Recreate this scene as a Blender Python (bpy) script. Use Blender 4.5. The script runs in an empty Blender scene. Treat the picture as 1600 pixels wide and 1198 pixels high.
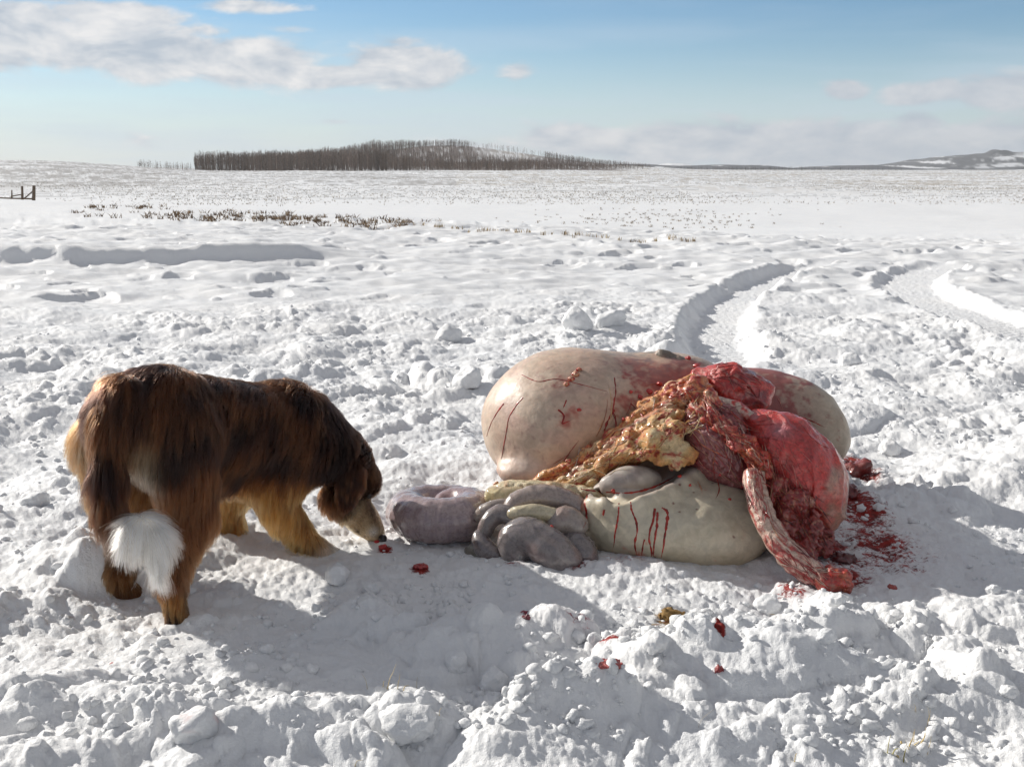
import bpy, math, random
import numpy as np
from mathutils import Vector
from mathutils.bvhtree import BVHTree

random.seed(7)
RNG = np.random.default_rng(7)
SC = bpy.context.scene
COL = SC.collection

# ------------------------------------------------------------------ camera, sky, sun, exposure
F, HZ, EYE = 1700.0, 264.0, 1.1            # focal length in photo pixels, horizon row, eye height
PITCH = math.atan((599 - HZ) / F)
CP, SP = math.cos(PITCH), math.sin(PITCH)
cam = bpy.data.cameras.new('camera')
cam.sensor_width = 36
cam.lens = 36 * F / 1600
cam.clip_start = 0.05
cam.clip_end = 30000
camo = bpy.data.objects.new('camera', cam)
camo.location = (0, 0, EYE)
camo.rotation_euler = (math.pi / 2 - PITCH, 0, 0)
COL.objects.link(camo)
SC.camera = camo

SUN_EL, SUN_AZ = math.radians(26), math.radians(-57)      # azimuth from +Y towards +X
SUN_STRENGTH, SKY_STRENGTH, EXPOSURE = 5.0, 0.083, 0.16
SUN_DIR = Vector((math.sin(SUN_AZ) * math.cos(SUN_EL), math.cos(SUN_AZ) * math.cos(SUN_EL), math.sin(SUN_EL)))


class NT:
    """small node tree writer"""
    def __init__(s, t):
        s.t = t

    def n(s, kind, **kw):
        nd = s.t.nodes.new(kind)
        for k, v in kw.items():
            setattr(nd, k, v)
        return nd

    def put(s, sock, v):
        if v is None:
            return
        if hasattr(v, 'is_output'):
            s.t.links.new(v, sock)
        else:
            sock.default_value = v

    def m(s, op, a, b=None, c=None, clamp=False):
        nd = s.n('ShaderNodeMath', operation=op, use_clamp=clamp)
        for i, v in enumerate((a, b, c)):
            s.put(nd.inputs[i], v)
        return nd.outputs[0]

    def noise(s, vec, scale, detail=4, rough=.55, dist=0.0, dim='3D'):
        nd = s.n('ShaderNodeTexNoise', noise_dimensions=dim)
        s.put(nd.inputs['Vector'], vec)
        nd.inputs['Scale'].default_value = scale
        nd.inputs['Detail'].default_value = detail
        nd.inputs['Roughness'].default_value = rough
        nd.inputs['Distortion'].default_value = dist
        return nd.outputs['Fac']

    def ramp(s, v, a, b, lo=0.0, hi=1.0):
        nd = s.n('ShaderNodeMapRange', interpolation_type='SMOOTHSTEP')
        for i, x in enumerate((v, a, b, lo, hi)):
            s.put(nd.inputs[i], x)
        return nd.outputs[0]

    def mix(s, f, a, b, mode='MIX'):
        nd = s.n('ShaderNodeMix', data_type='RGBA', blend_type=mode)
        s.put(nd.inputs[0], f)
        s.put(nd.inputs[6], a if hasattr(a, 'is_output') else (*a, 1))
        s.put(nd.inputs[7], b if hasattr(b, 'is_output') else (*b, 1))
        return nd.outputs[2]

    def comb(s, x, y, z):
        nd = s.n('ShaderNodeCombineXYZ')
        for i, v in enumerate((x, y, z)):
            s.put(nd.inputs[i], v)
        return nd.outputs[0]


W = bpy.data.worlds.new('World')
SC.world = W
W.use_nodes = True
W.node_tree.nodes.clear()
w = NT(W.node_tree)
out = w.n('ShaderNodeOutputWorld')
bg = w.n('ShaderNodeBackground')
sky = w.n('ShaderNodeTexSky', sky_type='NISHITA')
sky.sun_disc = False
sky.sun_elevation = SUN_EL
sky.sun_rotation = SUN_AZ
sky.altitude = 1200
sky.air_density = 1.0
sky.dust_density = 0.3
sky.ozone_density = 2.0
tc = w.n('ShaderNodeTexCoord')
sx = w.n('ShaderNodeSeparateXYZ')
w.put(sx.inputs[0], tc.outputs['Generated'])
X, Y, Z = sx.outputs
az = w.m('ARCTAN2', X, Y)
el = w.m('ARCSINE', Z)
# billowy field in direction space; low clouds are flattened by the view along the layer
cv = w.comb(w.m('MULTIPLY', az, 1.0), w.m('MULTIPLY', el, 2.3), 0.0)
n1 = w.noise(cv, 13, 7, .58, .25)
cv2 = w.comb(w.m('ADD', az, -0.012), w.m('MULTIPLY', w.m('ADD', el, 0.010), 2.3), 0.0)
n1b = w.noise(cv2, 13, 4, .58, .25)
cvs = w.comb(w.m('MULTIPLY', az, 1.0), w.m('MULTIPLY', el, 9.0), 3.1)
n2 = w.noise(cvs, 3.6, 4, .5, .15)


def aa(px, py):
    return math.atan2(px - 800, F), math.atan2(HZ - py, math.hypot(F, px - 800))


# cumulus seen over the plain: (x, y, half width, half height, weight) in photo pixels, turned into directions
CL = [(30, 75, 80, 50, 1), (130, 80, 130, 42, 1), (280, 98, 130, 38, 1), (400, 105, 110, 40, 1), (520, 128, 110, 22, .9), (640, 115, 85, 36, 1),
      (700, 118, 60, 30, .6), (200, 38, 120, 22, .85), (400, 26, 90, 14, .75), (60, 40, 90, 25, .9),
      (805, 122, 38, 22, .6), (330, 62, 90, 18, .6), (470, 60, 60, 10, .5), (640, 78, 60, 14, .5), (150, 20, 70, 10, .6), (1312, 146, 36, 20, .75), (1430, 150, 75, 24, .8), (1545, 148, 80, 30, .85), (1505, 132, 40, 18, .6),
      (520, 195, 120, 8, .35), (240, 225, 60, 22, .4),
      (760, 232, 110, 24, .6), (900, 222, 90, 34, .85), (1040, 228, 130, 38, .95), (1190, 230, 140, 42, .95), (1340, 234, 130, 46, .95), (1420, 200, 45, 26, .85), (1510, 225, 120, 40, .8), (1680, 215, 120, 50, .8)]
acc = None
for (px, py, hw, hh, wt) in CL:
    a0, e0 = aa(px, py)
    dx = w.m('DIVIDE', w.m('SUBTRACT', az, a0), hw * 1.14 / F)
    dy = w.m('DIVIDE', w.m('SUBTRACT', el, e0), hh / F)
    g = w.m('MULTIPLY', w.m('EXPONENT', w.m('MULTIPLY', w.m('ADD', w.m('MULTIPLY', dx, dx), w.m('MULTIPLY', dy, dy)), -0.9)), wt)
    acc = g if acc is None else w.m('MAXIMUM', acc, g)
# unseen cloud beyond the frame, thickened and greyed to neutralise shade on the snow
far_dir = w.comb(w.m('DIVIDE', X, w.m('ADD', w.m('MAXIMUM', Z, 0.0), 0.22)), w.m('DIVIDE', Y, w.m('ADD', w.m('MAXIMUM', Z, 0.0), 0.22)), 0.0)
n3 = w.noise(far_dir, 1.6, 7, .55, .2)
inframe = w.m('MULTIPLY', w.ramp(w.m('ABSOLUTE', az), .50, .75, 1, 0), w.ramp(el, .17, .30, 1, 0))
unseen_cloud = w.m('MULTIPLY', w.ramp(n3, .36, .54), w.m('SUBTRACT', 1.0, inframe))
dens = w.m('ADD', acc, w.m('MULTIPLY', w.m('SUBTRACT', n1, .5), 1.3))
cloud = w.ramp(dens, .30, .64)
cloud = w.m('MULTIPLY', cloud, w.m('MULTIPLY', inframe, .95))
streak = w.m('MULTIPLY', w.ramp(n2, .42, .75), w.ramp(el, .02, .15, .65, .16))
haze_el = w.ramp(el, -.01, .13, .72, 0.0)
lit = w.m('ADD', .5, w.m('MULTIPLY', w.m('SUBTRACT', n1b, n1), -3.2), clamp=True)
lit = w.m('MULTIPLY', lit, w.ramp(az, -.15, .32, 1.0, .45))
CLOUD_HI, CLOUD_LO, VEIL = (9.4, 9.25, 9.2), (5.1, 5.75, 6.6), (6.4, 7.5, 8.7)
gm = w.n('ShaderNodeHueSaturation')
gm.inputs['Saturation'].default_value = 1.2

gm.inputs['Value'].default_value = 1.12
w.put(gm.inputs['Color'], sky.outputs[0])
c = w.mix(haze_el, gm.outputs[0], VEIL)
c = w.mix(streak, c, VEIL)
c = w.mix(w.m('MULTIPLY', unseen_cloud, .9), c, (4.9, 4.65, 4.4))
c = w.mix(cloud, c, w.mix(lit, CLOUD_LO, CLOUD_HI))
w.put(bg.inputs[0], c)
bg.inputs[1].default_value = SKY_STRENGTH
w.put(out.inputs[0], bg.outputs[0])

sun = bpy.data.lights.new('sun', 'SUN')
sun.energy = SUN_STRENGTH
sun.angle = math.radians(.6)
sun.color = (1.0, .95, .87)
suno = bpy.data.objects.new('sun', sun)
suno.rotation_euler = (-SUN_DIR).to_track_quat('-Z', 'Y').to_euler()
COL.objects.link(suno)

SC.view_settings.view_transform = 'Standard'
SC.view_settings.look = 'None'
SC.view_settings.gamma = 1
SC.view_settings.exposure = EXPOSURE
SC.view_settings.use_curve_mapping = False
SC.render.engine = 'CYCLES'
SC.cycles.use_denoising = True
SC.cycles.max_bounces = 10
SC.cycles.diffuse_bounces = 4
SC.cycles.transparent_max_bounces = 8


# ------------------------------------------------------------------ helpers
def ray(px, py):
    u, v = (px - 800) / F, (599 - py) / F
    return np.array((u, CP + v * SP, -SP + v * CP))


def at(px, py, Y):
    """world point seen at a photo pixel at depth Y"""
    d = ray(px, py)
    return np.array((0, 0, EYE)) + d * (Y / d[1])


def gnd(px, py, z=0.0):
    d = ray(px, py)
    t = (z - EYE) / d[2]
    return np.array((0, 0, EYE)) + d * t


def proj(P):
    """photo pixel of world points"""
    P = np.asarray(P, float)
    q = P - np.array((0, 0, EYE))
    depth = q[..., 1] * CP - q[..., 2] * SP
    up = q[..., 1] * SP + q[..., 2] * CP
    return 800 + F * q[..., 0] / depth, 599 - F * up / depth


def _hash(*ints, seed=0):
    h = np.full(np.broadcast(*ints).shape, (seed * 2654435761 + 1013904223) & 0xffffffff, np.uint32)
    for k, i in enumerate(ints):
        h ^= i.astype(np.int64).astype(np.uint32) * np.uint32((0x9E3779B1, 0x85EBCA77, 0xC2B2AE3D)[k])
        h ^= h >> np.uint32(15)
        h *= np.uint32(0x2C1B3C6D)
        h ^= h >> np.uint32(12)
        h *= np.uint32(0x297A2D39)
        h ^= h >> np.uint32(15)
    return h


def _u(h):
    return h.astype(np.float64) / 4294967296.0


def perlin2(x, y, seed=0):
    ix, iy = np.floor(x), np.floor(y)
    fx, fy = x - ix, y - iy
    ux, uy = fx * fx * fx * (fx * (fx * 6 - 15) + 10), fy * fy * fy * (fy * (fy * 6 - 15) + 10)

    def g(dx, dy):
        a = _u(_hash(ix + dx, iy + dy, seed=seed)) * (2 * np.pi)
        return np.cos(a) * (fx - dx) + np.sin(a) * (fy - dy)
    a, b, c, d = g(0, 0), g(1, 0), g(0, 1), g(1, 1)
    return 1.4 * ((a + ux * (b - a)) + uy * ((c + ux * (d - c)) - (a + ux * (b - a))))


def fbm2(x, y, oct=4, seed=0, gain=.5, lac=2.03):
    s, a = 0, 1.0
    for o in range(oct):
        s = s + a * perlin2(x, y, seed + o * 17)
        x, y, a = x * lac + 3.7, y * lac - 1.3, a * gain
    return s


_G3 = np.array([(1, 1, 0), (-1, 1, 0), (1, -1, 0), (-1, -1, 0), (1, 0, 1), (-1, 0, 1), (1, 0, -1), (-1, 0, -1), (0, 1, 1), (0, -1, 1), (0, 1, -1), (0, -1, -1)], float)


def perlin3(P, seed=0):
    I = np.floor(P)
    f = P - I
    u = f * f * f * (f * (f * 6 - 15) + 10)
    r = 0
    for dx in (0, 1):
        for dy in (0, 1):
            for dz in (0, 1):
                h = _hash(I[:, 0] + dx, I[:, 1] + dy, I[:, 2] + dz, seed=seed) % np.uint32(12)
                g = _G3[h]
                d = g[:, 0] * (f[:, 0] - dx) + g[:, 1] * (f[:, 1] - dy) + g[:, 2] * (f[:, 2] - dz)
                wgt = (u[:, 0] if dx else 1 - u[:, 0]) * (u[:, 1] if dy else 1 - u[:, 1]) * (u[:, 2] if dz else 1 - u[:, 2])
                r = r + wgt * d
    return r


def fbm3(P, oct=3, seed=0, gain=.5):
    s, a = 0, 1.0
    for o in range(oct):
        s = s + a * perlin3(P, seed + o * 13)
        P, a = P * 2.03 + 1.7, a * gain
    return s


def sstep(x, a, b):
    t = np.clip((x - a) / (b - a), 0, 1)
    return t * t * (3 - 2 * t)


def lerp(a, b, t):
    return a + (b - a) * t


def clods(x, y, scale, seed, prob=.8, rmin=.3, rmax=.75, flat=1.0):
    """field of half buried lumps, one jittered lump per cell"""
    gx, gy = x / scale, y / scale
    ix, iy = np.floor(gx), np.floor(gy)
    best = np.zeros_like(x)
    for dx in (-1, 0, 1):
        for dy in (-1, 0, 1):
            cx, cy = ix + dx, iy + dy
            jx, jy = _u(_hash(cx, cy, seed=seed)), _u(_hash(cx, cy, seed=seed + 1))
            rr = rmin + (rmax - rmin) * _u(_hash(cx, cy, seed=seed + 2)) ** 1.6
            on = _u(_hash(cx, cy, seed=seed + 3)) < prob
            an = _u(_hash(cx, cy, seed=seed + 4)) * np.pi
            ddx, ddy = gx - cx - jx, gy - cy - jy
            ca, sa = np.cos(an), np.sin(an)
            e1, e2 = ddx * ca + ddy * sa, (-ddx * sa + ddy * ca) * 1.35
            d2 = e1 * e1 + e2 * e2
            hh = np.sqrt(np.maximum(rr * rr - d2, 0)) * (flat * (.6 + .6 * _u(_hash(cx, cy, seed=seed + 5))))
            best = np.maximum(best, np.where(on, hh, 0))
    return best * scale


def mesh_np(name, V, Fq, mat=None, parent=None, smooth=True, col=None):
    """one mesh object from numpy vertices and quads (or triangles)"""
    V = np.asarray(V, np.float32)
    Fq = np.asarray(Fq, np.int32)
    me = bpy.data.meshes.new(name)
    k = Fq.shape[1]
    me.vertices.add(len(V))
    me.vertices.foreach_set('co', V.ravel())
    me.loops.add(Fq.size)
    me.loops.foreach_set('vertex_index', Fq.ravel())
    me.polygons.add(len(Fq))
    me.polygons.foreach_set('loop_start', np.arange(0, Fq.size, k, dtype=np.int32))
    me.update(calc_edges=True)
    me.validate()
    me.polygons.foreach_set('use_smooth', np.full(len(me.polygons), smooth, bool))
    if col is not None:
        col = np.asarray(col)
        a = me.color_attributes.new('Col', 'FLOAT_COLOR', 'POINT')
        c = np.ones((len(V), 4), np.float32)
        c[:, :3] = col[:, :3]
        c[:, 3] = col[:, 3] if col.shape[1] == 4 else 2.0
        a.data.foreach_set('color', c.ravel())
    o = bpy.data.objects.new(name, me)
    if mat:
        me.materials.append(mat)
    COL.objects.link(o)
    if parent:
        o.parent = parent
        o.matrix_parent_inverse = parent.matrix_basis.inverted()
    return o


def empty(name, loc, label, cat, group=None):
    o = bpy.data.objects.new(name, None)
    o.location = [float(v) for v in loc]
    o.empty_display_size = .1
    COL.objects.link(o)
    tag(o, label, cat, group)
    return o


def tag(o, label=None, cat=None, group=None, kind=None):
    for k, v in (('label', label), ('category', cat), ('group', group), ('kind', kind)):
        if v:
            o[k] = v
    return o


class Bag:
    """collects small closed pieces, then links them as one mesh"""
    def __init__(s):
        s.v, s.f, s.c, s.n = [], [], [], 0

    def add(s, V, Fq, col=None):
        V, Fq = np.asarray(V, float), np.asarray(Fq, int)
        s.v.append(V)
        s.f.append(Fq + s.n)
        s.c.append(np.broadcast_to(np.asarray((1, 1, 1) if col is None else col, float), (len(V), 3)))
        s.n += len(V)

    def build(s, name, mat, parent=None, smooth=True):
        return mesh_np(name, np.vstack(s.v), np.vstack(s.f), mat, parent, smooth, np.vstack(s.c))


def tube(pts, rad, sides=6, squash=1.0, cap=True):
    """quad tube along a polyline"""
    pts = np.asarray(pts, float)
    rad = np.broadcast_to(np.asarray(rad, float), (len(pts),))
    T = np.gradient(pts, axis=0)
    T /= np.linalg.norm(T, axis=1)[:, None] + 1e-9
    up = np.array((0, 0, 1.0)) if abs(T[:, 2]).mean() < .8 else np.array((1.0, 0, 0))
    A = np.cross(T, up)
    A /= np.linalg.norm(A, axis=1)[:, None] + 1e-9
    B = np.cross(A, T)
    th = np.linspace(0, 2 * np.pi, sides, endpoint=False)
    V = pts[:, None, :] + rad[:, None, None] * (A[:, None, :] * np.cos(th)[None, :, None] + squash * B[:, None, :] * np.sin(th)[None, :, None])
    V = V.reshape(-1, 3)
    Fq = []
    n = len(pts)
    for i in range(n - 1):
        for j in range(sides):
            a, b = i * sides + j, i * sides + (j + 1) % sides
            Fq.append((a, b, b + sides, a + sides))
    if cap:
        for base in (0, (n - 1) * sides):
            idx = [base + j for j in range(sides)]
            for j in range(1, sides - 2, 2):
                q = (idx[0], idx[j], idx[j + 1], idx[(j + 2) % sides])
                Fq.append(q if base else q[::-1])
    return V, np.array(Fq)


def spline(pts, n):
    """Catmull-Rom through points"""
    P = np.asarray(pts, float)
    P = np.vstack((2 * P[0] - P[1], P, 2 * P[-1] - P[-2]))
    t = np.linspace(0, len(P) - 3 - 1e-6, n)
    i = t.astype(int)
    f = (t - i)[:, None]
    a, b, c, d = P[i], P[i + 1], P[i + 2], P[i + 3]
    return .5 * (2 * b + (c - a) * f + (2 * a - 5 * b + 4 * c - d) * f ** 2 + (3 * b - a - 3 * c + d) * f ** 3)


# ---- signed distance modelling
def ell(P, c, r, R=None):
    q = P - np.asarray(c)
    if R is not None:
        q = q @ np.asarray(R).T
    r = np.asarray(r, float)
    k0 = np.linalg.norm(q / r, axis=1)
    k1 = np.linalg.norm(q / (r * r), axis=1) + 1e-9
    return k0 * (k0 - 1) / k1


def cap(P, a, b, ra, rb):
    a, b = np.asarray(a, float), np.asarray(b, float)
    ba = b - a
    t = np.clip((P - a) @ ba / (ba @ ba + 1e-12), 0, 1)
    return np.linalg.norm(P - a - t[:, None] * ba, axis=1) - (ra + (rb - ra) * t)


def smin(a, b, k):
    h = np.maximum(k - np.abs(a - b), 0) / k
    return np.minimum(a, b) - h * h * k * .25


def smax(a, b, k):
    return -smin(-a, -b, k)


def chain(P, pts, rad, k=.02, n=None):
    pts = np.asarray(pts, float)
    rad = np.broadcast_to(np.asarray(rad, float), (len(pts),))
    if n:
        s = np.linspace(0, len(pts) - 1, n)
        rad = np.interp(s, np.arange(len(pts)), rad)
        pts = spline(pts, n)
    d = None
    for i in range(len(pts) - 1):
        e = cap(P, pts[i], pts[i + 1], rad[i], rad[i + 1])
        d = e if d is None else smin(d, e, k)
    return d


def roty(R):  # rotation whose rows are the local axes
    return np.asarray(R, float)


def axes(yaw=0, pitch=0, roll=0):
    cy, sy, cp, sp, cr, sr = math.cos(yaw), math.sin(yaw), math.cos(pitch), math.sin(pitch), math.cos(roll), math.sin(roll)
    Rz = np.array(((cy, -sy, 0), (sy, cy, 0), (0, 0, 1)))
    Ry = np.array(((cp, 0, sp), (0, 1, 0), (-sp, 0, cp)))
    Rx = np.array(((1, 0, 0), (0, cr, -sr), (0, sr, cr)))
    return (Rz @ Ry @ Rx).T


def nets(f, lo, hi, h, detail=None, band=.05):
    """surface nets: mesh the zero level of f (detail(P) is added near the surface only)"""
    lo, hi = np.asarray(lo, float), np.asarray(hi, float)
    n = np.maximum(np.ceil((hi - lo) / h).astype(int), 4) + 1
    ax = [lo[i] + h * np.arange(n[i]) for i in range(3)]
    G = np.stack(np.meshgrid(*ax, indexing='ij'), -1).reshape(-1, 3)
    v = f(G)
    if detail is not None:
        near = np.abs(v) < band
        v[near] += detail(G[near])
    v = v.reshape(n)
    s = v < 0
    c = n - 1
    cnt = np.zeros(c)
    pos = np.zeros((*c, 3))

    def sub(a, o):
        return a[o[0]:o[0] + c[0], o[1]:o[1] + c[1], o[2]:o[2] + c[2]]
    for axis in range(3):
        o1, o2 = [i for i in range(3) if i != axis]
        for p in (0, 1):
            for q in (0, 1):
                A = [0, 0, 0]
                A[o1], A[o2] = p, q
                Bc = list(A)
                Bc[axis] = 1
                va, vb = sub(v, A), sub(v, Bc)
                cr = (va < 0) != (vb < 0)
                t = np.where(cr, va / np.where(cr, va - vb, 1), 0)
                cnt += cr
                for k in range(3):
                    pos[..., k] += cr * (t if k == axis else A[k])
    act = cnt > 0
    ids = -np.ones(c, int)
    ids[act] = np.arange(act.sum())
    ii = np.argwhere(act)
    V = lo + h * (ii + pos[act] / cnt[act][:, None])
    quads = []
    for axis in range(3):
        o1, o2 = (axis + 1) % 3, (axis + 2) % 3
        sl0 = [slice(1, c[k]) for k in range(3)]
        sl0[axis] = slice(0, c[axis])
        sl1 = list(sl0)
        sl1[axis] = slice(1, c[axis] + 1)
        a, b = s[tuple(sl0)], s[tuple(sl1)]
        E = np.argwhere(a != b)
        if not len(E):
            continue
        flip = a[tuple(E.T)]
        E = E + np.array([0 if k == axis else 1 for k in range(3)])
        e1, e2 = np.eye(3, dtype=int)[o1], np.eye(3, dtype=int)[o2]
        q = np.stack([ids[tuple((E - e1 - e2).T)], ids[tuple((E - e2).T)], ids[tuple(E.T)], ids[tuple((E - e1).T)]], 1)
        q[~flip] = q[~flip][:, ::-1]
        quads.append(q)
    return V, np.vstack(quads)


def vnormals(V, Q):
    n = np.zeros_like(V)
    fn = np.cross(V[Q[:, 2]] - V[Q[:, 0]], V[Q[:, 3]] - V[Q[:, 1]])
    for k in range(4):
        np.add.at(n, Q[:, k], fn)
    return n / (np.linalg.norm(n, axis=1)[:, None] + 1e-12)


# ------------------------------------------------------------------ materials
def material(name):
    m = bpy.data.materials.new(name)
    m.use_nodes = True
    m.node_tree.nodes.clear()
    t = NT(m.node_tree)
    o = t.n('ShaderNodeOutputMaterial')
    b = t.n('ShaderNodeBsdfPrincipled')
    t.put(o.inputs[0], b.outputs[0])
    return m, t, b


def attr(t, name='Col'):
    return t.n('ShaderNodeAttribute', attribute_name=name).outputs['Color']


def bump(t, b, height, strength, dist):
    nd = t.n('ShaderNodeBump')
    nd.inputs['Strength'].default_value = strength
    nd.inputs['Distance'].default_value = dist
    t.put(nd.inputs['Height'], height)
    t.put(b.inputs['Normal'], nd.outputs[0])


def mat_snow():
    m, t, b = material('snow')
    pos = t.n('ShaderNodeNewGeometry').outputs['Position']
    at_ = t.n('ShaderNodeAttribute', attribute_name='Col')
    gr = t.noise(pos, 420, 3, .7)
    g2 = t.noise(pos, 95, 5, .65)
    g3 = t.noise(pos, 1.3, 4, .6)
    base = t.mix(t.ramp(g3, .3, .7), (.78, .795, .815), (.835, .84, .845))
    sp1 = t.m('SUBTRACT', t.noise(pos, 62, 5, .72, .6), .5)
    sp2 = t.m('SUBTRACT', t.noise(pos, 15, 4, .65), .5)
    k = at_.outputs['Alpha']
    nz = t.m('ADD', t.m('MULTIPLY', sp1, 1.9), t.m('MULTIPLY', sp2, 1.3))
    kk = t.m('ADD', k, t.m('MULTIPLY', nz, t.m('SQRT', k)))
    mask = t.m('MAXIMUM', t.ramp(kk, .45, .80), t.m('MULTIPLY', k, .16))
    mask = t.m('MAXIMUM', mask, t.ramp(k, 1.9, 2.0))
    tone = t.ramp(t.noise(pos, 38, 4, .7), .3, .68, .30, 1.15)
    tone = t.m('MAXIMUM', tone, t.ramp(k, 1.9, 2.0))
    sc_ = t.n('ShaderNodeVectorMath', operation='SCALE')
    t.put(sc_.inputs[0], at_.outputs['Color'])
    t.put(sc_.inputs['Scale'], tone)
    colr = t.mix(mask, base, t.mix(1.0, base, sc_.outputs[0], 'MULTIPLY'))
    t.put(b.inputs['Base Color'], colr)
    b.inputs['Roughness'].default_value = .55
    b.inputs['Specular IOR Level'].default_value = .25
    cd = t.n('ShaderNodeCameraData').outputs['View Distance']
    h = t.m('ADD', t.m('MULTIPLY', gr, .35), g2)
    bump(t, b, h, .8, .0065)
    return m


def mat_attr(name, rough=.6, noise_scale=60, amount=.25, bumpd=.002, spec=.4, coat=0.0, sss=0.0, stretch=(1, 1, 1), coat_rough=.12):
    m, t, b = material(name)
    pos = t.n('ShaderNodeNewGeometry').outputs['Position']
    mp = t.n('ShaderNodeMapping')
    mp.inputs['Scale'].default_value = stretch
    t.put(mp.inputs[0], pos)
    n = t.noise(mp.outputs[0], noise_scale, 5, .6, .6)
    k = t.ramp(n, .25, .75, 1 - amount, 1 + amount)
    cc = t.n('ShaderNodeVectorMath', operation='SCALE')
    t.put(cc.inputs[0], attr(t))
    t.put(cc.inputs['Scale'], k)
    t.put(b.inputs['Base Color'], cc.outputs[0])
    b.inputs['Specular IOR Level'].default_value = spec
    t.put(b.inputs['Roughness'], t.ramp(n, .3, .8, rough * .8, rough * 1.25))
    b.inputs['Coat Weight'].default_value = coat
    b.inputs['Coat Roughness'].default_value = coat_rough
    if sss:
        b.inputs['Subsurface Weight'].default_value = sss
        b.inputs['Subsurface Radius'].default_value = (1.0, .45, .3)
        b.inputs['Subsurface Scale'].default_value = .012
    if bumpd:
        bump(t, b, t.noise(mp.outputs[0], noise_scale * 2.2, 4, .65, .3), .7, bumpd)
    return m


M_SNOW = mat_snow()


# ------------------------------------------------------------------ the snow field
def polyline_dist(x, y, pts):
    """distance to a polyline, signed side and the arc length of the foot point"""
    best = np.full(x.shape, 1e9)
    side = np.zeros(x.shape)
    arc = np.zeros(x.shape)
    s0 = 0.0
    for i in range(len(pts) - 1):
        a, b = pts[i], pts[i + 1]
        d = b - a
        L = math.hypot(*d)
        t = np.clip(((x - a[0]) * d[0] + (y - a[1]) * d[1]) / (L * L), 0, 1)
        ex, ey = x - a[0] - t * d[0], y - a[1] - t * d[1]
        q = np.hypot(ex, ey)
        m = q < best
        best = np.where(m, q, best)
        side = np.where(m, np.sign(d[0] * ey - d[1] * ex), side)
        arc = np.where(m, s0 + t * L, arc)
        s0 += L
    return best, side, arc


TRACKS = []
for pts, hw in (([(1128, 575), (1128, 545), (1117, 510), (1135, 468), (1190, 434), (1262, 411), (1345, 401)], .20),
                ([(1800, 590), (1690, 545), (1560, 502), (1468, 470), (1422, 447), (1428, 426), (1475, 414), (1560, 408)], .27)):
    g = spline([gnd(*p)[:2] for p in pts], 60)
    TRACKS.append((g, hw))
CREST = spline([gnd(*p)[:2] for p in ((-400, 404), (-80, 406), (150, 409), (330, 407), (480, 404), (640, 401))], 30)
PAWS = [(gnd(290, 994), .06), (gnd(512, 868), .05), (gnd(392, 862), .045), (gnd(196, 930), .05)]


def crest_depth(x, y):
    return np.clip(20.5 - .95 * x, 14.5, 45)


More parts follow.
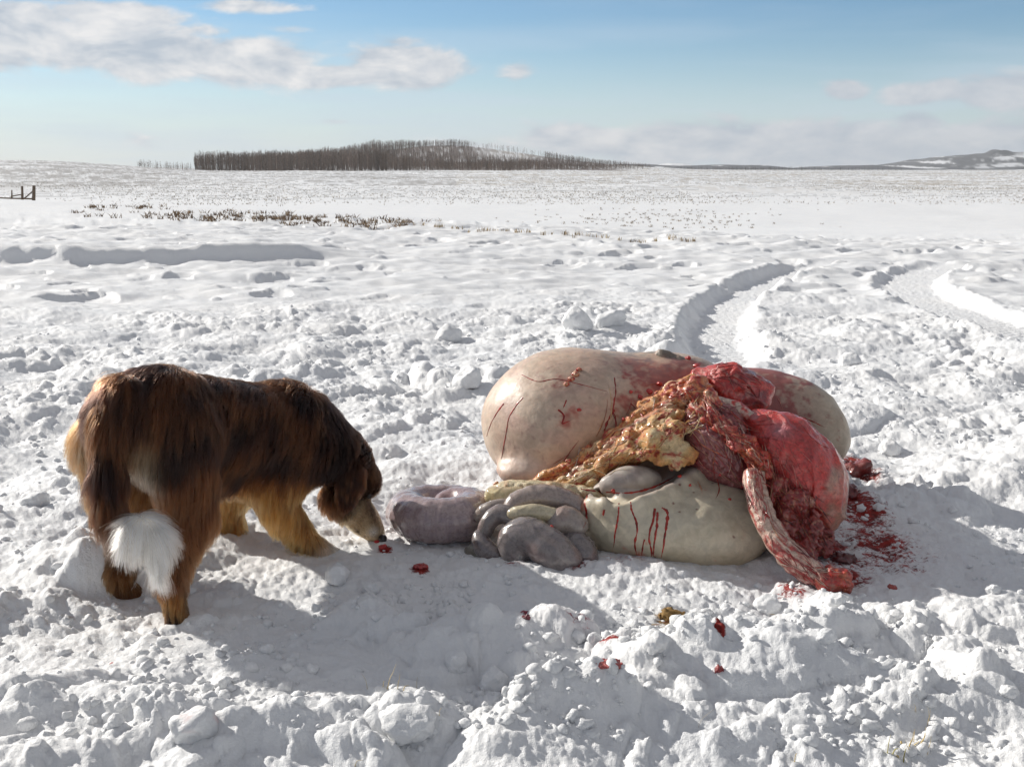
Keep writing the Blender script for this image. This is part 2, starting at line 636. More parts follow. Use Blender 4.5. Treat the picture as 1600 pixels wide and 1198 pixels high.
def terrain(x, y, fine=True):
    r = np.hypot(x, y)
    x = x.copy()
    # far profile: the near field ends in a low crest, then a shallow valley, then the plain rises again
    s = y - crest_depth(x, y)
    z = np.interp(s, [0, 3, 12, 40, 130, 280, 560, 900, 2000, 4400], [0, -.06, -.55, -1.75, -1.3, -.8, -.25, .3, .5, .5])
    azv = np.arctan2(x, np.maximum(y, 1e-3))
    far = sstep(y, 150, 520)
    z += far * sstep(-azv, .24, .42) * 5.2 * (1 + .22 * fbm2(x / 120, y / 160, 3, 5))
    z -= sstep(y, 90, 300) * sstep(azv, .0, .4) * 1.5
    z += sstep(y, 60, 200) * .35 * fbm2(x / 60, y / 40, 3, 9)
    z += sstep(y, 18, 40) * .10 * fbm2(x / 9, y / 6, 3, 19)
    # wooded mound
    z += 21.5 * np.exp(-(((x + 66) / 100) ** 2 + ((y - 1040) / 190) ** 2)) + 4 * np.exp(-(((x - 60) / 90) ** 2 + ((y - 1060) / 160) ** 2))
    near = r < 60
    xn, yn = x[near], y[near]
    zn = np.zeros(xn.shape)
    rn = r[near]
    edge = 8.6 + 1.6 * fbm2(xn / 2.2, yn / 2.2, 2, 31)
    churn = 1 - sstep(rn, edge - .8, edge + 2.2)
    churn = np.maximum(churn, .0)
    # flat trodden place round the heap and the dog
    fl = np.exp(-(((xn - .35) / .78) ** 2 + ((yn - 3.3) / .58) ** 2) ** 2)
    fl = np.maximum(fl, .9 * np.exp(-(((xn - .30) / .60) ** 2 + ((yn - 2.76) / .23) ** 2) ** 2))
    fl = np.maximum(fl, .75 * np.exp(-(((xn + .62) / .36) ** 2 + ((yn - 2.85) / .42) ** 2) ** 2))
    fl = np.maximum(fl, .5 * np.exp(-(((xn - 1.35) / .5) ** 2 + ((yn - 3.0) / .45) ** 2) ** 2))
    fl = np.maximum(fl, .93 * np.exp(-(((xn + .66) / .26) ** 2 + ((yn - 3.06) / .17) ** 2) ** 2))
    trk = np.zeros(xn.shape)
    berm = np.zeros(xn.shape)
    trd = np.zeros(xn.shape)
    dep = np.zeros(xn.shape)
    for g, hw in TRACKS:
        m = (xn > g[:, 0].min() - 1) & (xn < g[:, 0].max() + 1) & (yn > g[:, 1].min() - 1) & (yn < g[:, 1].max() + 1)
        if not m.any():
            continue
        d, sd, arc = polyline_dist(xn[m], yn[m], g)
        L = np.hypot(*np.diff(g, axis=0).T).sum()
        fade = sstep(arc, L - 1.6, L - .2)
        jag = .035 * fbm2(xn[m] * 5, yn[m] * 5, 3, 77)
        tm = (1 - sstep(d + jag, hw - .06, hw + .10)) * (1 - fade)
        trk[m] = np.maximum(trk[m], tm)
        dep[m] = np.where(tm > 0, .105 if hw < .25 else .075, dep[m])
        berm[m] = np.maximum(berm[m], np.exp(-((d - hw - .10) / .08) ** 2) * (1 - fade))
        lug = np.abs(((arc * 11 + np.where(sd > 0, 1, -1) * d * 7) % 1) - .5) * 2
        trd[m] = np.maximum(trd[m], lug * tm)
    # broad heaps
    wx, wy = xn + .12 * fbm2(xn * 2.1, yn * 2.1, 2, 41), yn + .12 * fbm2(xn * 2.1, yn * 2.1, 2, 43)
    calm = 1 - .88 * fl
    calm2 = 1 - .62 * fl
    zn += churn * calm * .052 * fbm2(wx / .75, wy / .75, 3, 51)
    big = clods(wx, wy, .46, 101, .72, .25, .62, .62)
    mid = clods(wx + .05 * fbm2(xn * 7, yn * 7, 2, 3), wy + .05 * fbm2(xn * 7, yn * 7, 2, 4), .19, 111, .8, .22, .7, .62)
    soft = .35 + .75 * sstep(fbm2(xn / 1.25 + 9, yn / .95, 2, 63), -.45, .35)
    nearr = 1 - .5 * sstep(rn, 5.5, 8.5)
    zn += churn * calm * soft * nearr * (.38 * big + .50 * mid)
    kx, ky = xn + .018 * fbm2(xn * 17, yn * 17, 2, 6), yn + .018 * fbm2(xn * 17, yn * 17, 2, 8)
    patch = sstep(fbm2(xn / .5, yn / .5, 2, 61), -.35, .35) * sstep(fbm2(xn / 1.25 + 9, yn / .95, 2, 63), -.6, .25)
    zn += churn * calm2 * (.25 + .75 * patch) * .62 * clods(kx, ky, .085, 121, .75, .2, .62, .8)
    zn += churn * calm2 * (.35 + .65 * patch) * (.30 + .22 * sstep(rn, 3, 5)) * clods(kx + .007 * fbm2(xn * 40, yn * 40, 1, 12), ky, .038, 131, .7, .2, .6, .8)
    zn += (churn * .8 + .1) * .0075 * fbm2(xn * 13, yn * 13, 4, 71, .6)
    zn += (churn * .8 + .12) * .0028 * fbm2(xn * 55, yn * 55, 2, 73, .6)
    # wind-smoothed field with dimples
    calmf = (1 - churn) * (1 - sstep(rn, 20, 40))
    dim = fbm2(xn / .75, yn / .55, 3, 81)
    zn += calmf * (.045 * dim + .05 * fbm2(xn / 2.6, yn / 1.6, 2, 83))
    pit = clods(wx, wy, .8, 141, .55, .18, .42, .9)
    zn -= calmf * .30 * pit
    zn += calmf * .35 * clods(wx + 3, wy, .33, 151, .30, .15, .45, .6)
    zn += berm * (.012 + .30 * clods(kx, ky, .13, 161, .8, .25, .7, .7))
    zn = zn * (1 - trk) + trk * (-dep + .012 * trd + .006 * fbm2(xn * 26, yn * 26, 2, 91))
    # drift ledge at the left whose low face lies in shade
    m = (xn < 0) & (yn > 9) & (yn < 24)
    d, sd, arc = polyline_dist(xn[m], yn[m], CREST)
    L = np.hypot(*np.diff(CREST, axis=0).T).sum()
    hgt = .19 * (1 - sstep(arc, L * .72, L))
    dd = np.where(sd > 0, d, -d) + .10 * fbm2(xn[m] / 3.2, yn[m] / 2.2, 3, 95)
    zn[m] += hgt * np.where(dd > -.1, np.exp(-np.maximum(dd + .1, 0) / 4.5), np.exp(-((np.minimum(dd + .1, 0)) / .13) ** 2))
    # big foreground heaps
    for (px, py, hx, hy, hh) in ((40, 1120, .17, .10, .06), (310, 1150, .16, .07, .05), (560, 1150, .2, .08, .05), (930, 1120, .16, .08, .085), (1290, 1000, .22, .07, .05), (1500, 1110, .35, .07, .05), (1160, 1050, .24, .10, .06),
                                 (760, 1010, .14, .09, .055), (60, 900, .25, .2, .05), (1460, 960, .22, .16, .045), (1550, 740, .45, .25, .07), (1210, 1160, .2, .07, .03)):
        c0 = gnd(px, py)
        zn += hh * np.exp(-(((xn - c0[0]) / hx) ** 2 + ((yn - c0[1]) / hy) ** 2)) * (1 + .35 * fbm2(xn * 9, yn * 9, 2, 57))
    # tread marks pressed into the trodden strip in front of the heap
    tr = np.exp(-(((xn - .12) / .42) ** 2 + ((yn - 2.80) / .10) ** 2) ** 2)
    tl = np.exp(-(((xn + .70) / .16) ** 2 + ((yn - 2.83) / .05) ** 2) ** 2)
    q1 = np.sin(xn * 165 + 18 * np.sin(yn * 9)) * np.sin(yn * 190 + 2 * np.sin(xn * 7))
    zn += tr * .0028 * q1 * (.5 + .5 * perlin2(xn * 6, yn * 6, 5)) + tl * .004 * np.abs(np.sin(xn * 95))
    # paw holes
    for c0, rr in PAWS:
        q = np.hypot(xn - c0[0], yn - c0[1])
        k = np.exp(-(q / rr) ** 2)
        zn = zn * (1 - k) + k * -.012
    z[near] += zn * (1 - sstep(rn, 45, 60))
    return z


def tz(x, y):
    return float(terrain(np.array([float(x)]), np.array([float(y)]))[0])


def ground_mesh():
    a = np.concatenate((np.linspace(-math.pi, -.62, 50, endpoint=False), np.linspace(-.62, -.47, 70, endpoint=False), np.linspace(-.47, .47, 740, endpoint=False),
                        np.linspace(.47, .62, 70, endpoint=False), np.linspace(.62, math.pi, 50, endpoint=False)))
    rr = np.concatenate((np.linspace(.3, 1.75, 24, endpoint=False), 1.75 * np.exp(np.linspace(0, math.log(9 / 1.75), 500, endpoint=False)),
                         9 * np.exp(np.linspace(0, math.log(22 / 9), 230, endpoint=False)), 22 * np.exp(np.linspace(0, math.log(4300 / 22), 150))))
    A, R = np.meshgrid(a, rr, indexing='xy')
    x, y = (R * np.sin(A)).ravel(), (R * np.cos(A)).ravel()
    z = terrain(x, y)
    n, k = len(rr), len(a)
    V = np.stack((x, y, z), 1)
    V = np.vstack((V, (0, 0, 0)))
    i = np.arange(n - 1)[:, None] * k
    j = np.arange(k)[None, :]
    jn = (j + 1) % k
    Q = np.stack((i + j, i + jn, i + k + jn, i + k + j), -1).reshape(-1, 4)[:, ::-1]
    V = V[:-1]
    # inner disc
    ctr = np.array([(0.0, 0.0, z[:k].mean())])
    col = ground_colour(V)
    o = mesh_np('ground', V, Q, M_SNOW, col=col)
    return o


BLOOD = (.30, .022, .016)
STAINS = [  # x, y, half width px, half height px, colour, strength, speckle
    (1370, 850, 85, 50, BLOOD, .95, 1), (1330, 895, 40, 20, BLOOD, 1.1, 1), (1345, 740, 25, 22, (.26, .03, .02), 1.3, .8), (1335, 800, 50, 40, BLOOD, 1.2, .9),
    (1425, 860, 70, 45, BLOOD, .62, 1), (1390, 770, 40, 18, BLOOD, .55, 1), (1300, 860, 60, 30, BLOOD, 1.1, .7), (1500, 930, 60, 14, BLOOD, .5, 1),
    (655, 886, 16, 6, BLOOD, 1.5, .4), (601, 855, 12, 6, BLOOD, 1.4, .3), (640, 875, 14, 6, BLOOD, .5, 1),
    (952, 1042, 28, 9, BLOOD, 1.1, .8), (905, 1012, 40, 12, (.45, .10, .12), .7, 1), (1122, 1052, 9, 9, BLOOD, 1.5, .3), (822, 965, 10, 5, (.3, .03, .05), 1.0, .5),
    (970, 880, 60, 22, (.60, .28, .30), .7, .8), (900, 890, 30, 10, BLOOD, .9, .8), (800, 888, 30, 8, BLOOD, .8, .7), (1195, 938, 30, 16, (.55, .2, .24), .7, .9), (1050, 962, 30, 14, (.33, .20, .09), 1.2, .8), (1120, 970, 40, 9, (.38, .25, .14), .9, 1),
    (1095, 1005, 22, 12, (.62, .50, .36), .8, .8), (1310, 975, 30, 14, (.68, .62, .42), .6, .7), (1235, 925, 40, 20, BLOOD, .9, .8), (1180, 990, 50, 10, (.5, .3, .25), .5, 1),
    (705, 975, 12, 10, (.62, .25, .22), .8, .7), (325, 1130, 16, 6, BLOOD, .9, .5), (173, 1033, 5, 3, BLOOD, 1.3, .3), (490, 1106, 10, 4, BLOOD, .8, .6), (185, 1130, 8, 4, BLOOD, .8, .5),
    (275, 960, 40, 25, (.66, .56, .45), .35, .5), (700, 1100, 12, 8, (.7, .35, .33), .5, .6), (1165, 1140, 8, 5, (.6, .3, .28), .5, .6), (560, 905, 60, 25, (.75, .62, .6), .35, .8), (500, 900, 80, 20, (.72, .62, .52), .35, .8)]


def ground_colour(V):
    """rgb = colour of what stains the snow, alpha = how much of it there is"""
    c = np.ones((len(V), 4))
    c[:, 3] = 0
    m = (V[:, 1] > 1.5) & (V[:, 1] < 5.5) & (np.abs(V[:, 0]) < 2.6)
    P = V[m]
    num, den, K = np.zeros((len(P), 3)), np.full(len(P), 1e-6), np.zeros(len(P))
    for (px, py, hw, hh, colr, st, spk) in STAINS:
        g = gnd(px, py)
        sx_, sy_ = hw * g[1] / F, abs(gnd(px, py - hh)[1] - gnd(px, py + hh)[1]) / 2
        k = st * np.exp(-.8 * (((P[:, 0] - g[0]) / sx_) ** 2 + ((P[:, 1] - g[1]) / sy_) ** 2))
        num += (k * k)[:, None] * np.asarray(colr) / .8
        den += k * k
        K = np.maximum(K, k)
    c[m, :3] = num / den[:, None]
    c[m, 3] = np.clip(K * .80, 0, 1.05)
    # stubble, thin grass and bare soil showing through far out
    f = V[:, 1] > 22
    Pf = V[f]
    s1 = fbm2(Pf[:, 0] / 3.0, Pf[:, 1] / 5.0, 4, 311, .7)
    s2 = fbm2(Pf[:, 0] / 55, Pf[:, 1] / 45, 3, 317)
    azv = np.arctan2(Pf[:, 0], Pf[:, 1])
    k = sstep(Pf[:, 1], 95, 190) * sstep(s1 + .9 * s2 + .5 * sstep(-azv, .2, .4), -.25, .9)
    grass = np.where((azv > -.05)[:, None], np.array((.50, .44, .36)), np.array((.36, .335, .31)))
    # bare undergrowth on the wooded mound, but for one snow patch near its top
    pxm = 800 + F * Pf[:, 0] / Pf[:, 1]
    kb = sstep(Pf[:, 1], 650, 720) * (1 - sstep(Pf[:, 1], 1200, 1400)) * sstep(pxm, 540, 600) * (1 - sstep(pxm, 930, 1010)) * sstep(s1 + .6 * s2, -.9, -.1)
    kb *= 1 - .9 * np.exp(-((pxm - 800) / 40) ** 2) * sstep(Pf[:, 1], 860, 930)
    cf = c[f]
    cf[:, :3] = 1 + (grass - 1) * (k * .8)[:, None]
    cf[:, :3] = cf[:, :3] * (1 - kb[:, None]) + kb[:, None] * np.array((.20, .155, .13))
    cf[:, 3] = np.where((k > .01) | (kb > .01), 2.0, 0)
    c[f] = cf
    return c


ground = ground_mesh()
tag(ground, 'churned white snow covering the open prairie field, stained with blood beside the heap', kind='structure')


# ------------------------------------------------------------------ far country: hills, wood, brush, fence, air
def mat_plain(name, col, rough=.85, scale=3.0, amt=.25, use_attr=True):
    m, t, b = material(name)
    pos = t.n('ShaderNodeNewGeometry').outputs['Position']
    k = t.ramp(t.noise(pos, scale, 4, .6), .25, .75, 1 - amt, 1 + amt)
    cc = t.n('ShaderNodeVectorMath', operation='SCALE')
    t.put(cc.inputs[0], attr(t) if use_attr else (*col,))
    t.put(cc.inputs['Scale'], k)
    t.put(b.inputs['Base Color'], cc.outputs[0])
    b.inputs['Roughness'].default_value = rough
    b.inputs['Specular IOR Level'].default_value = .2
    return m


M_TWIG = mat_plain('dry_stems', None, .85, 2.0, .25)
M_HILL = mat_plain('far_hills', None, .9, .01, .1)
M_WOOD = mat_plain('weathered_wood', None, .8, 9.0, .35)


def march(px, py, tmax=1500):
    d = ray(px, py)
    d /= np.linalg.norm(d)
    t = 1.5 * np.exp(np.linspace(0, math.log(tmax / 1.5), 700))
    P = np.array((0, 0, EYE)) + t[:, None] * d
    below = P[:, 2] < terrain(P[:, 0], P[:, 1])
    i = int(np.argmax(below)) if below.any() else len(t) - 1
    return np.array((P[i, 0], P[i, 1], tz(P[i, 0], P[i, 1])))


# far range at the right, bare forest with snow fields
def range_mesh(name, prof, Y0, depth, seed, snow, label):
    px = np.linspace(prof[0][0], prof[-1][0], 420)
    top = np.interp(px, [p[0] for p in prof], [p[1] for p in prof])
    X_ = (px - 800) / F * Y0
    nz = 40
    V = np.zeros((nz, len(px), 3))
    for i in range(nz):
        k = i / (nz - 1)
        Yv = Y0 - depth * .5 + depth * k
        pr = math.sin(math.pi * k) ** .8
        hgt = (HZ - top) / F * Y0
        rough = 1 + .28 * fbm2(X_ / 150 + 7 * k, np.full_like(X_, k * 5), 4, seed)
        V[i, :, 0], V[i, :, 1] = X_, Yv
        V[i, :, 2] = -1.0 + np.maximum(hgt, 0) * pr * np.where(pr > .97, 1 + .06 * fbm2(X_ / 60, X_ * 0, 3, seed + 1), rough)
    V = V.reshape(-1, 3)
    i, j = np.meshgrid(np.arange(nz - 1), np.arange(len(px) - 1), indexing='ij')
    a = (i * len(px) + j).ravel()
    Q = np.stack((a, a + 1, a + len(px) + 1, a + len(px)), 1)
    n = fbm2(V[:, 0] / 120, V[:, 2] / 14, 4, seed + 3, .6)
    k = sstep(n + snow, .0, .4)
    c = np.array((.115, .12, .135)) * (1 - k[:, None]) + np.array((.78, .80, .83)) * k[:, None]
    o = mesh_np(name, V, Q, M_HILL, None, True, c)
    return tag(o, label, kind='structure')


range_mesh('mountains', [(1290, 266), (1340, 262), (1400, 253), (1450, 246), (1500, 242), (1530, 238), (1560, 240), (1600, 241), (1680, 236), (1780, 242), (1900, 240), (2100, 250), (2250, 264)], 3300, 500, 601, -.05, 'low dark mountains with snow patches on the right horizon')
range_mesh('snowy_hill', [(980, 266), (1010, 259), (1040, 254), (1060, 255), (1085, 260), (1110, 266)], 3000, 300, 611, .8, 'small white hill on the horizon')
range_mesh('low_ridge', [(830, 263), (900, 257), (1000, 255.5), (1060, 258), (1110, 257), (1180, 257), (1230, 262), (1270, 259), (1345, 257), (1420, 262), (1640, 264), (1800, 266)], 2300, 300, 621, -.35, 'thin dark ridge along the horizon')


def bare_trees(name, A, label, H, twigs=9, tint=((.11, .080, .062), (.16, .115, .09), (.135, .11, .095)), thick=.011, kind='stuff'):
    """many leafless trees: a tapered three sided stem and thin upswept branches each"""
    r = np.random.default_rng(3)
    n = len(A)
    H = np.asarray(H)
    base = np.column_stack((A, terrain(A[:, 0].copy(), A[:, 1].copy()) - .3))
    w0 = thick * H + .02
    c = np.array(tint)[r.integers(0, len(tint), n)] * r.uniform(.75, 1.25, (n, 1)) * (1 + .45 * fbm2(A[:, 0] / 9, A[:, 1] / 40, 2, 12))[:, None]
    tip = base + np.column_stack((r.normal(0, .03, (n, 2)) * H[:, None], H + .3))
    a = r.uniform(0, 6.28, n)[:, None] + np.array((0, 2.094, 4.189))
    ring = np.stack((np.cos(a), np.sin(a), np.zeros_like(a)), -1) * w0[:, None, None]
    V1 = np.concatenate((base[:, None] + ring, tip[:, None] + ring * .15), 1).reshape(-1, 3)
    Q1 = (np.arange(n)[:, None, None] * 6 + np.array(((0, 1, 4, 3), (1, 2, 5, 4), (2, 0, 3, 5)))).reshape(-1, 4)
    k = r.uniform(.30, 1.0, (n, twigs))
    p0 = base[:, None] + (tip - base)[:, None] * k[..., None]
    b = r.uniform(0, 6.28, (n, twigs))
    L = H[:, None] * r.uniform(.10, .22, (n, twigs)) * (1.15 - .55 * k)
    p1 = p0 + np.stack((np.cos(b) * L * .75, np.sin(b) * L * .75, L * r.uniform(.6, 1.4, (n, twigs))), -1)
    s = np.stack((-np.sin(b), np.cos(b), 0 * b), -1) * (w0 * .35 + .025)[:, None, None]
    V2 = np.stack((p0 - s, p0 + s, p1 + s * .3, p1 - s * .3), 2).reshape(-1, 3)
    Q2 = np.arange(n * twigs * 4).reshape(-1, 4) + len(V1)
    col = np.vstack((np.repeat(c, 6, 0), np.repeat(c * 1.2, twigs * 4, 0)))
    o = mesh_np(name, np.vstack((V1, V2)), np.vstack((Q1, Q2)), M_TWIG, None, False, col)
    return tag(o, label, kind=kind)


def wood_spots(n):
    r = np.random.default_rng(21)
    px = r.uniform(314, 1012, n * 6)
    Yd = 640 + 430 * r.random(n * 6) ** 1.3
    back = (px - 314) / 696
    ok = (Yd > 640 + 110 * np.maximum(0, (px - 800) / 150)) & (Yd < 700 + 440 * np.minimum(1, back * 2.2 + .12))
    ok &= ~((px > 735) & (px < 850) & (Yd > 880) & (r.random(n * 6) < .85))
    ok &= r.random(n * 6) > (px - 900) / 170
    px, Yd = px[ok][:n], Yd[ok][:n]
    A = np.column_stack(((px - 800) / F * Yd, Yd))
    H = r.uniform(.80, 1.08, len(A)) * 10.2 * (1 + .22 * fbm2(A[:, 0] / 22, A[:, 1] / 60, 3, 8)) * np.interp(px, [314, 340, 590, 660, 800, 880, 1012], [.82, .98, 1.0, .55, .5, .42, .28])
    return A, H


def rnd(n, fx, fy, seed):
    r = np.random.default_rng(seed)
    Yd = fy(r, n)
    return np.column_stack(((fx(r, n) - 800) / F * Yd, Yd))


A_, H_ = wood_spots(9500)
bare_trees('aspen_wood', A_, 'belt of bare brown aspen wood along the low hill', H_, 17)
A_ = rnd(160, lambda r, n: r.uniform(226, 314, n), lambda r, n: r.uniform(540, 600, n), 22)
bare_trees('shrub_thicket', A_, 'low bare shrub thicket left of the aspen wood', np.random.default_rng(4).uniform(1.2, 3.8, len(A_)), 12)
A_ = rnd(700, lambda r, n: 1180 + 90 * r.normal(0, 1, n), lambda r, n: r.uniform(1400, 1620, n), 23)
bare_trees('distant_trees', A_, 'thin row of dark far-off trees on the horizon', np.random.default_rng(5).uniform(1.5, 5.0, len(A_)), 14, ((.07, .065, .06), (.10, .09, .08)), .03)


def tufts(name, P, hmin, hmax, blades, tint, label, spread=.5, width=.012, seed=1, kind='stuff'):
    r = np.random.default_rng(seed)
    n = len(P) * blades
    root = np.repeat(P, blades, 0) + np.column_stack((r.normal(0, 1, (n, 2)), np.zeros(n))) * (spread * hmax * .35)
    H = r.uniform(hmin, hmax, n)
    a = r.uniform(0, 6.283, n)
    ln_ = r.uniform(.1, .9, n) * H * spread * 1.3
    tip = root + np.column_stack((np.cos(a) * ln_, np.sin(a) * ln_, H))
    w_ = r.uniform(.6, 1.4, n) * width
    b = r.uniform(0, 6.283, n)
    s = np.column_stack((np.cos(b) * w_, np.sin(b) * w_, np.zeros(n)))
    dn = np.array((0, 0, .03))
    midp = lerp(root, tip, .55) + np.array((0, 0, 1)) * (H * .08)[:, None]
    V = np.stack((root - s - dn, root + s - dn, midp + s * .7, midp - s * .7, tip + s * .15, tip - s * .15), 1).reshape(-1, 3)
    o_ = np.arange(n)[:, None] * 6
    Q = np.vstack((o_ + np.array((0, 1, 2, 3)), o_ + np.array((3, 2, 4, 5))))
    t = np.array(tint)[r.integers(0, len(tint), n)] * r.uniform(.7, 1.3, (n, 1))
    o = mesh_np(name, V, Q, M_TWIG, None, False, np.repeat(t, 6, 0))
    return tag(o, label, kind=kind)


def ground_pts(n, fx, seed):
    r = np.random.default_rng(seed)
    A = np.array([fx(r) for _ in range(n)])
    return np.column_stack((A, terrain(A[:, 0].copy(), A[:, 1].copy())))


def brush_spot(r):
    while True:
        u = r.random()
        px = 150 + 500 * u + r.normal(0, 25)
        py = 329 + 20 * u + r.normal(0, 7.0) * (1.1 - .5 * u)
        if abs(fbm2(np.array([px / 30]), np.array([py / 7]), 2, 4)[0]) < .12 and r.random() < .8:
            continue
        g = gnd(px, py)
        return g[0], g[1]


BR = ((.20, .135, .085), (.13, .09, .065), (.30, .21, .12), (.24, .19, .15))
ST = ((.50, .40, .24), (.40, .30, .18), (.33, .26, .19))
tufts('dry_brush', ground_pts(170, brush_spot, 31), .03, .11, 14, BR, 'patch of dry brown brush poking through the snow left of centre', 1.5, .011, 31)
tufts('stubble', ground_pts(80, lambda r: (lambda g: (g[0], g[1]))(gnd(600 + (lambda u: 500 * u)(r.random()) + r.normal(0, 6), 0) if False else (lambda u: gnd(610 + 480 * u, 350 + 28 * u ** .8 + r.normal(0, .8)))(r.random())), 32), .03, .09, 7, ST,
      'line of straw stubble along the edge of the near snow', .6, .006, 32)


def far_band(r):
    while True:
        Yd = 85 * math.exp(r.random() ** .8 * math.log(6.8))
        px = r.uniform(-200, 1800)
        q = math.sin(Yd * .045 + px * .004) + .8 * math.sin(Yd * .017 + px * .011 + 2)
        if r.random() < .55 + .4 * q + .25 * (px < 450):
            return ((px - 800) / F * Yd, Yd)


tufts('prairie_grass', ground_pts(30000, far_band, 33), .03, .14, 3, ((.36, .31, .25), (.30, .26, .22), (.46, .40, .30), (.27, .245, .22)), 'sparse brown prairie grass standing over the far snow', .9, .018, 33)


def mid_patch(r):
    Yd = max(42, r.normal(63, 8))
    return ((r.normal(1040, 95) - 800) / F * Yd, Yd)


tufts('weeds', ground_pts(220, mid_patch, 34), .03, .10, 8, ((.36, .31, .26), (.28, .24, .20), (.42, .36, .28)), 'faint patch of weeds in the hollow right of centre', 1.2, .014, 34)

# remains of a wooden fence at the left edge
fd = 90.0
fence = empty('wooden_fence', (*((30 - 800) / F * fd, fd), tz((30 - 800) / F * fd, fd)), 'broken wooden fence end with weathered posts at the far left edge', 'fence')


def fpt(px, py):
    return at(px, py, fd)


WOODC = (.16, .12, .09)


def pole(name, a, b, ra, rb, lab=None):
    V, Q = tube([a, lerp(a, b, .5) + np.array((.01, 0, 0)), b], (ra, (ra + rb) / 2, rb), 8)
    o = mesh_np(name, V, Q, M_WOOD, fence, True, np.tile(WOODC, (len(V), 1)))
    if lab:
        o['label'] = lab
    return o


pole('post', fpt(52.5, 316), fpt(53, 290), .15, .13, 'thick end post')
pole('post', fpt(35, 315), fpt(34.5, 291), .11, .09)
pole('post', fpt(18, 314), fpt(18.5, 297), .07, .05, 'short thin post')
pole('brace', fpt(37, 311), fpt(51, 299), .06, .05)
pole('rail', fpt(-20, 309), fpt(53, 311), .06, .06)
pole('rail', fpt(17, 307), fpt(36, 303.5), .045, .04)
pole('rail', fpt(-40, 306.5), fpt(12, 310.5), .08, .06, 'fallen rail')

# the air over the plain
hz = Bag()
x0, x1, y0, y1, z0, z1 = -4400, 4400, -4400, 4400, -6, 95
hz.add(np.array([(x0, y0, z0), (x1, y0, z0), (x1, y1, z0), (x0, y1, z0), (x0, y0, z1), (x1, y0, z1), (x1, y1, z1), (x0, y1, z1)]),
       [(3, 2, 1, 0), (4, 5, 6, 7), (0, 1, 5, 4), (1, 2, 6, 5), (2, 3, 7, 6), (3, 0, 4, 7)])
mh = bpy.data.materials.new('haze')
mh.use_nodes = True
mh.node_tree.nodes.clear()
th_ = NT(mh.node_tree)
oh = th_.n('ShaderNodeOutputMaterial')
vh = th_.n('ShaderNodeVolumePrincipled')
vh.inputs['Color'].default_value = (.86, .90, .95, 1)
vh.inputs['Density'].default_value = 1.1e-4
vh.inputs['Anisotropy'].default_value = .2
th_.put(oh.inputs['Volume'], vh.outputs[0])
haze = hz.build('haze', mh, None, False)
tag(haze, 'thin cold air over the prairie', kind='stuff')


# ------------------------------------------------------------------ the heap of entrails
M_SAC = mat_attr('wet_membrane', .52, 38, .16, .0018, .38, .14, .12, (1, 1, 1), .30)
M_GUT = mat_attr('gut_wall', .30, 70, .16, .0006, .5, .8, .10, (1, 1, 1), .14)
M_FAT = mat_attr('fat', .42, 120, .25, .006, .4, .3, .15)
M_FLESH = mat_attr('raw_flesh', .34, 110, .35, .004, .5, .65, .06, (1, 1, 1), .12)
M_BLOOD = mat_attr('blood', .36, 90, .25, .0006, .4, .1)

heap = empty('entrails_heap', gnd(1000, 880), 'heap of bloody cow entrails with bloated stomachs and grey gut loops', 'entrails')
PILE = []


def band(P, c, r):
    """soft ball mask at a world point"""
    return np.exp(-(np.linalg.norm(P - np.asarray(c), axis=1) / r) ** 2)


def mixc(c, k, colr):
    k = np.clip(k, 0, 1)[:, None]
    return c * (1 - k) + k * np.asarray(colr)


def organ(name, f, pts, margin, h, mat, colf, detail=None, label=None):
    pts = np.asarray(pts, float)
    V, Q = nets(f, pts.min(0) - margin, pts.max(0) + margin, h, detail)
    N = vnormals(V, Q)
    c = np.clip(colf(V, N), .003, .9)
    o = mesh_np(name, V, Q, mat, heap, True, c)
    if label:
        o['label'] = label
    PILE.append((V, Q))
    return o


RED, DARKRED, PINK = (.46, .022, .015), (.11, .008, .009), (.52, .22, .18)
ORANGE, YELLOW, CREAM = (.60, .17, .05), (.62, .43, .19), (.66, .58, .42)

# big bloated first stomach, back left
rc = at(900, 660, 3.56)
rc2 = at(1045, 655, 3.64)
rc3 = at(835, 734, 3.38)


def f_rumen(P):
    d = ell(P, rc, (.318, .29, .252))
    d = smin(d, ell(P, rc2, (.26, .25, .232)), .12)
    return smin(d, ell(P, rc3, (.125, .10, .055)), .035)


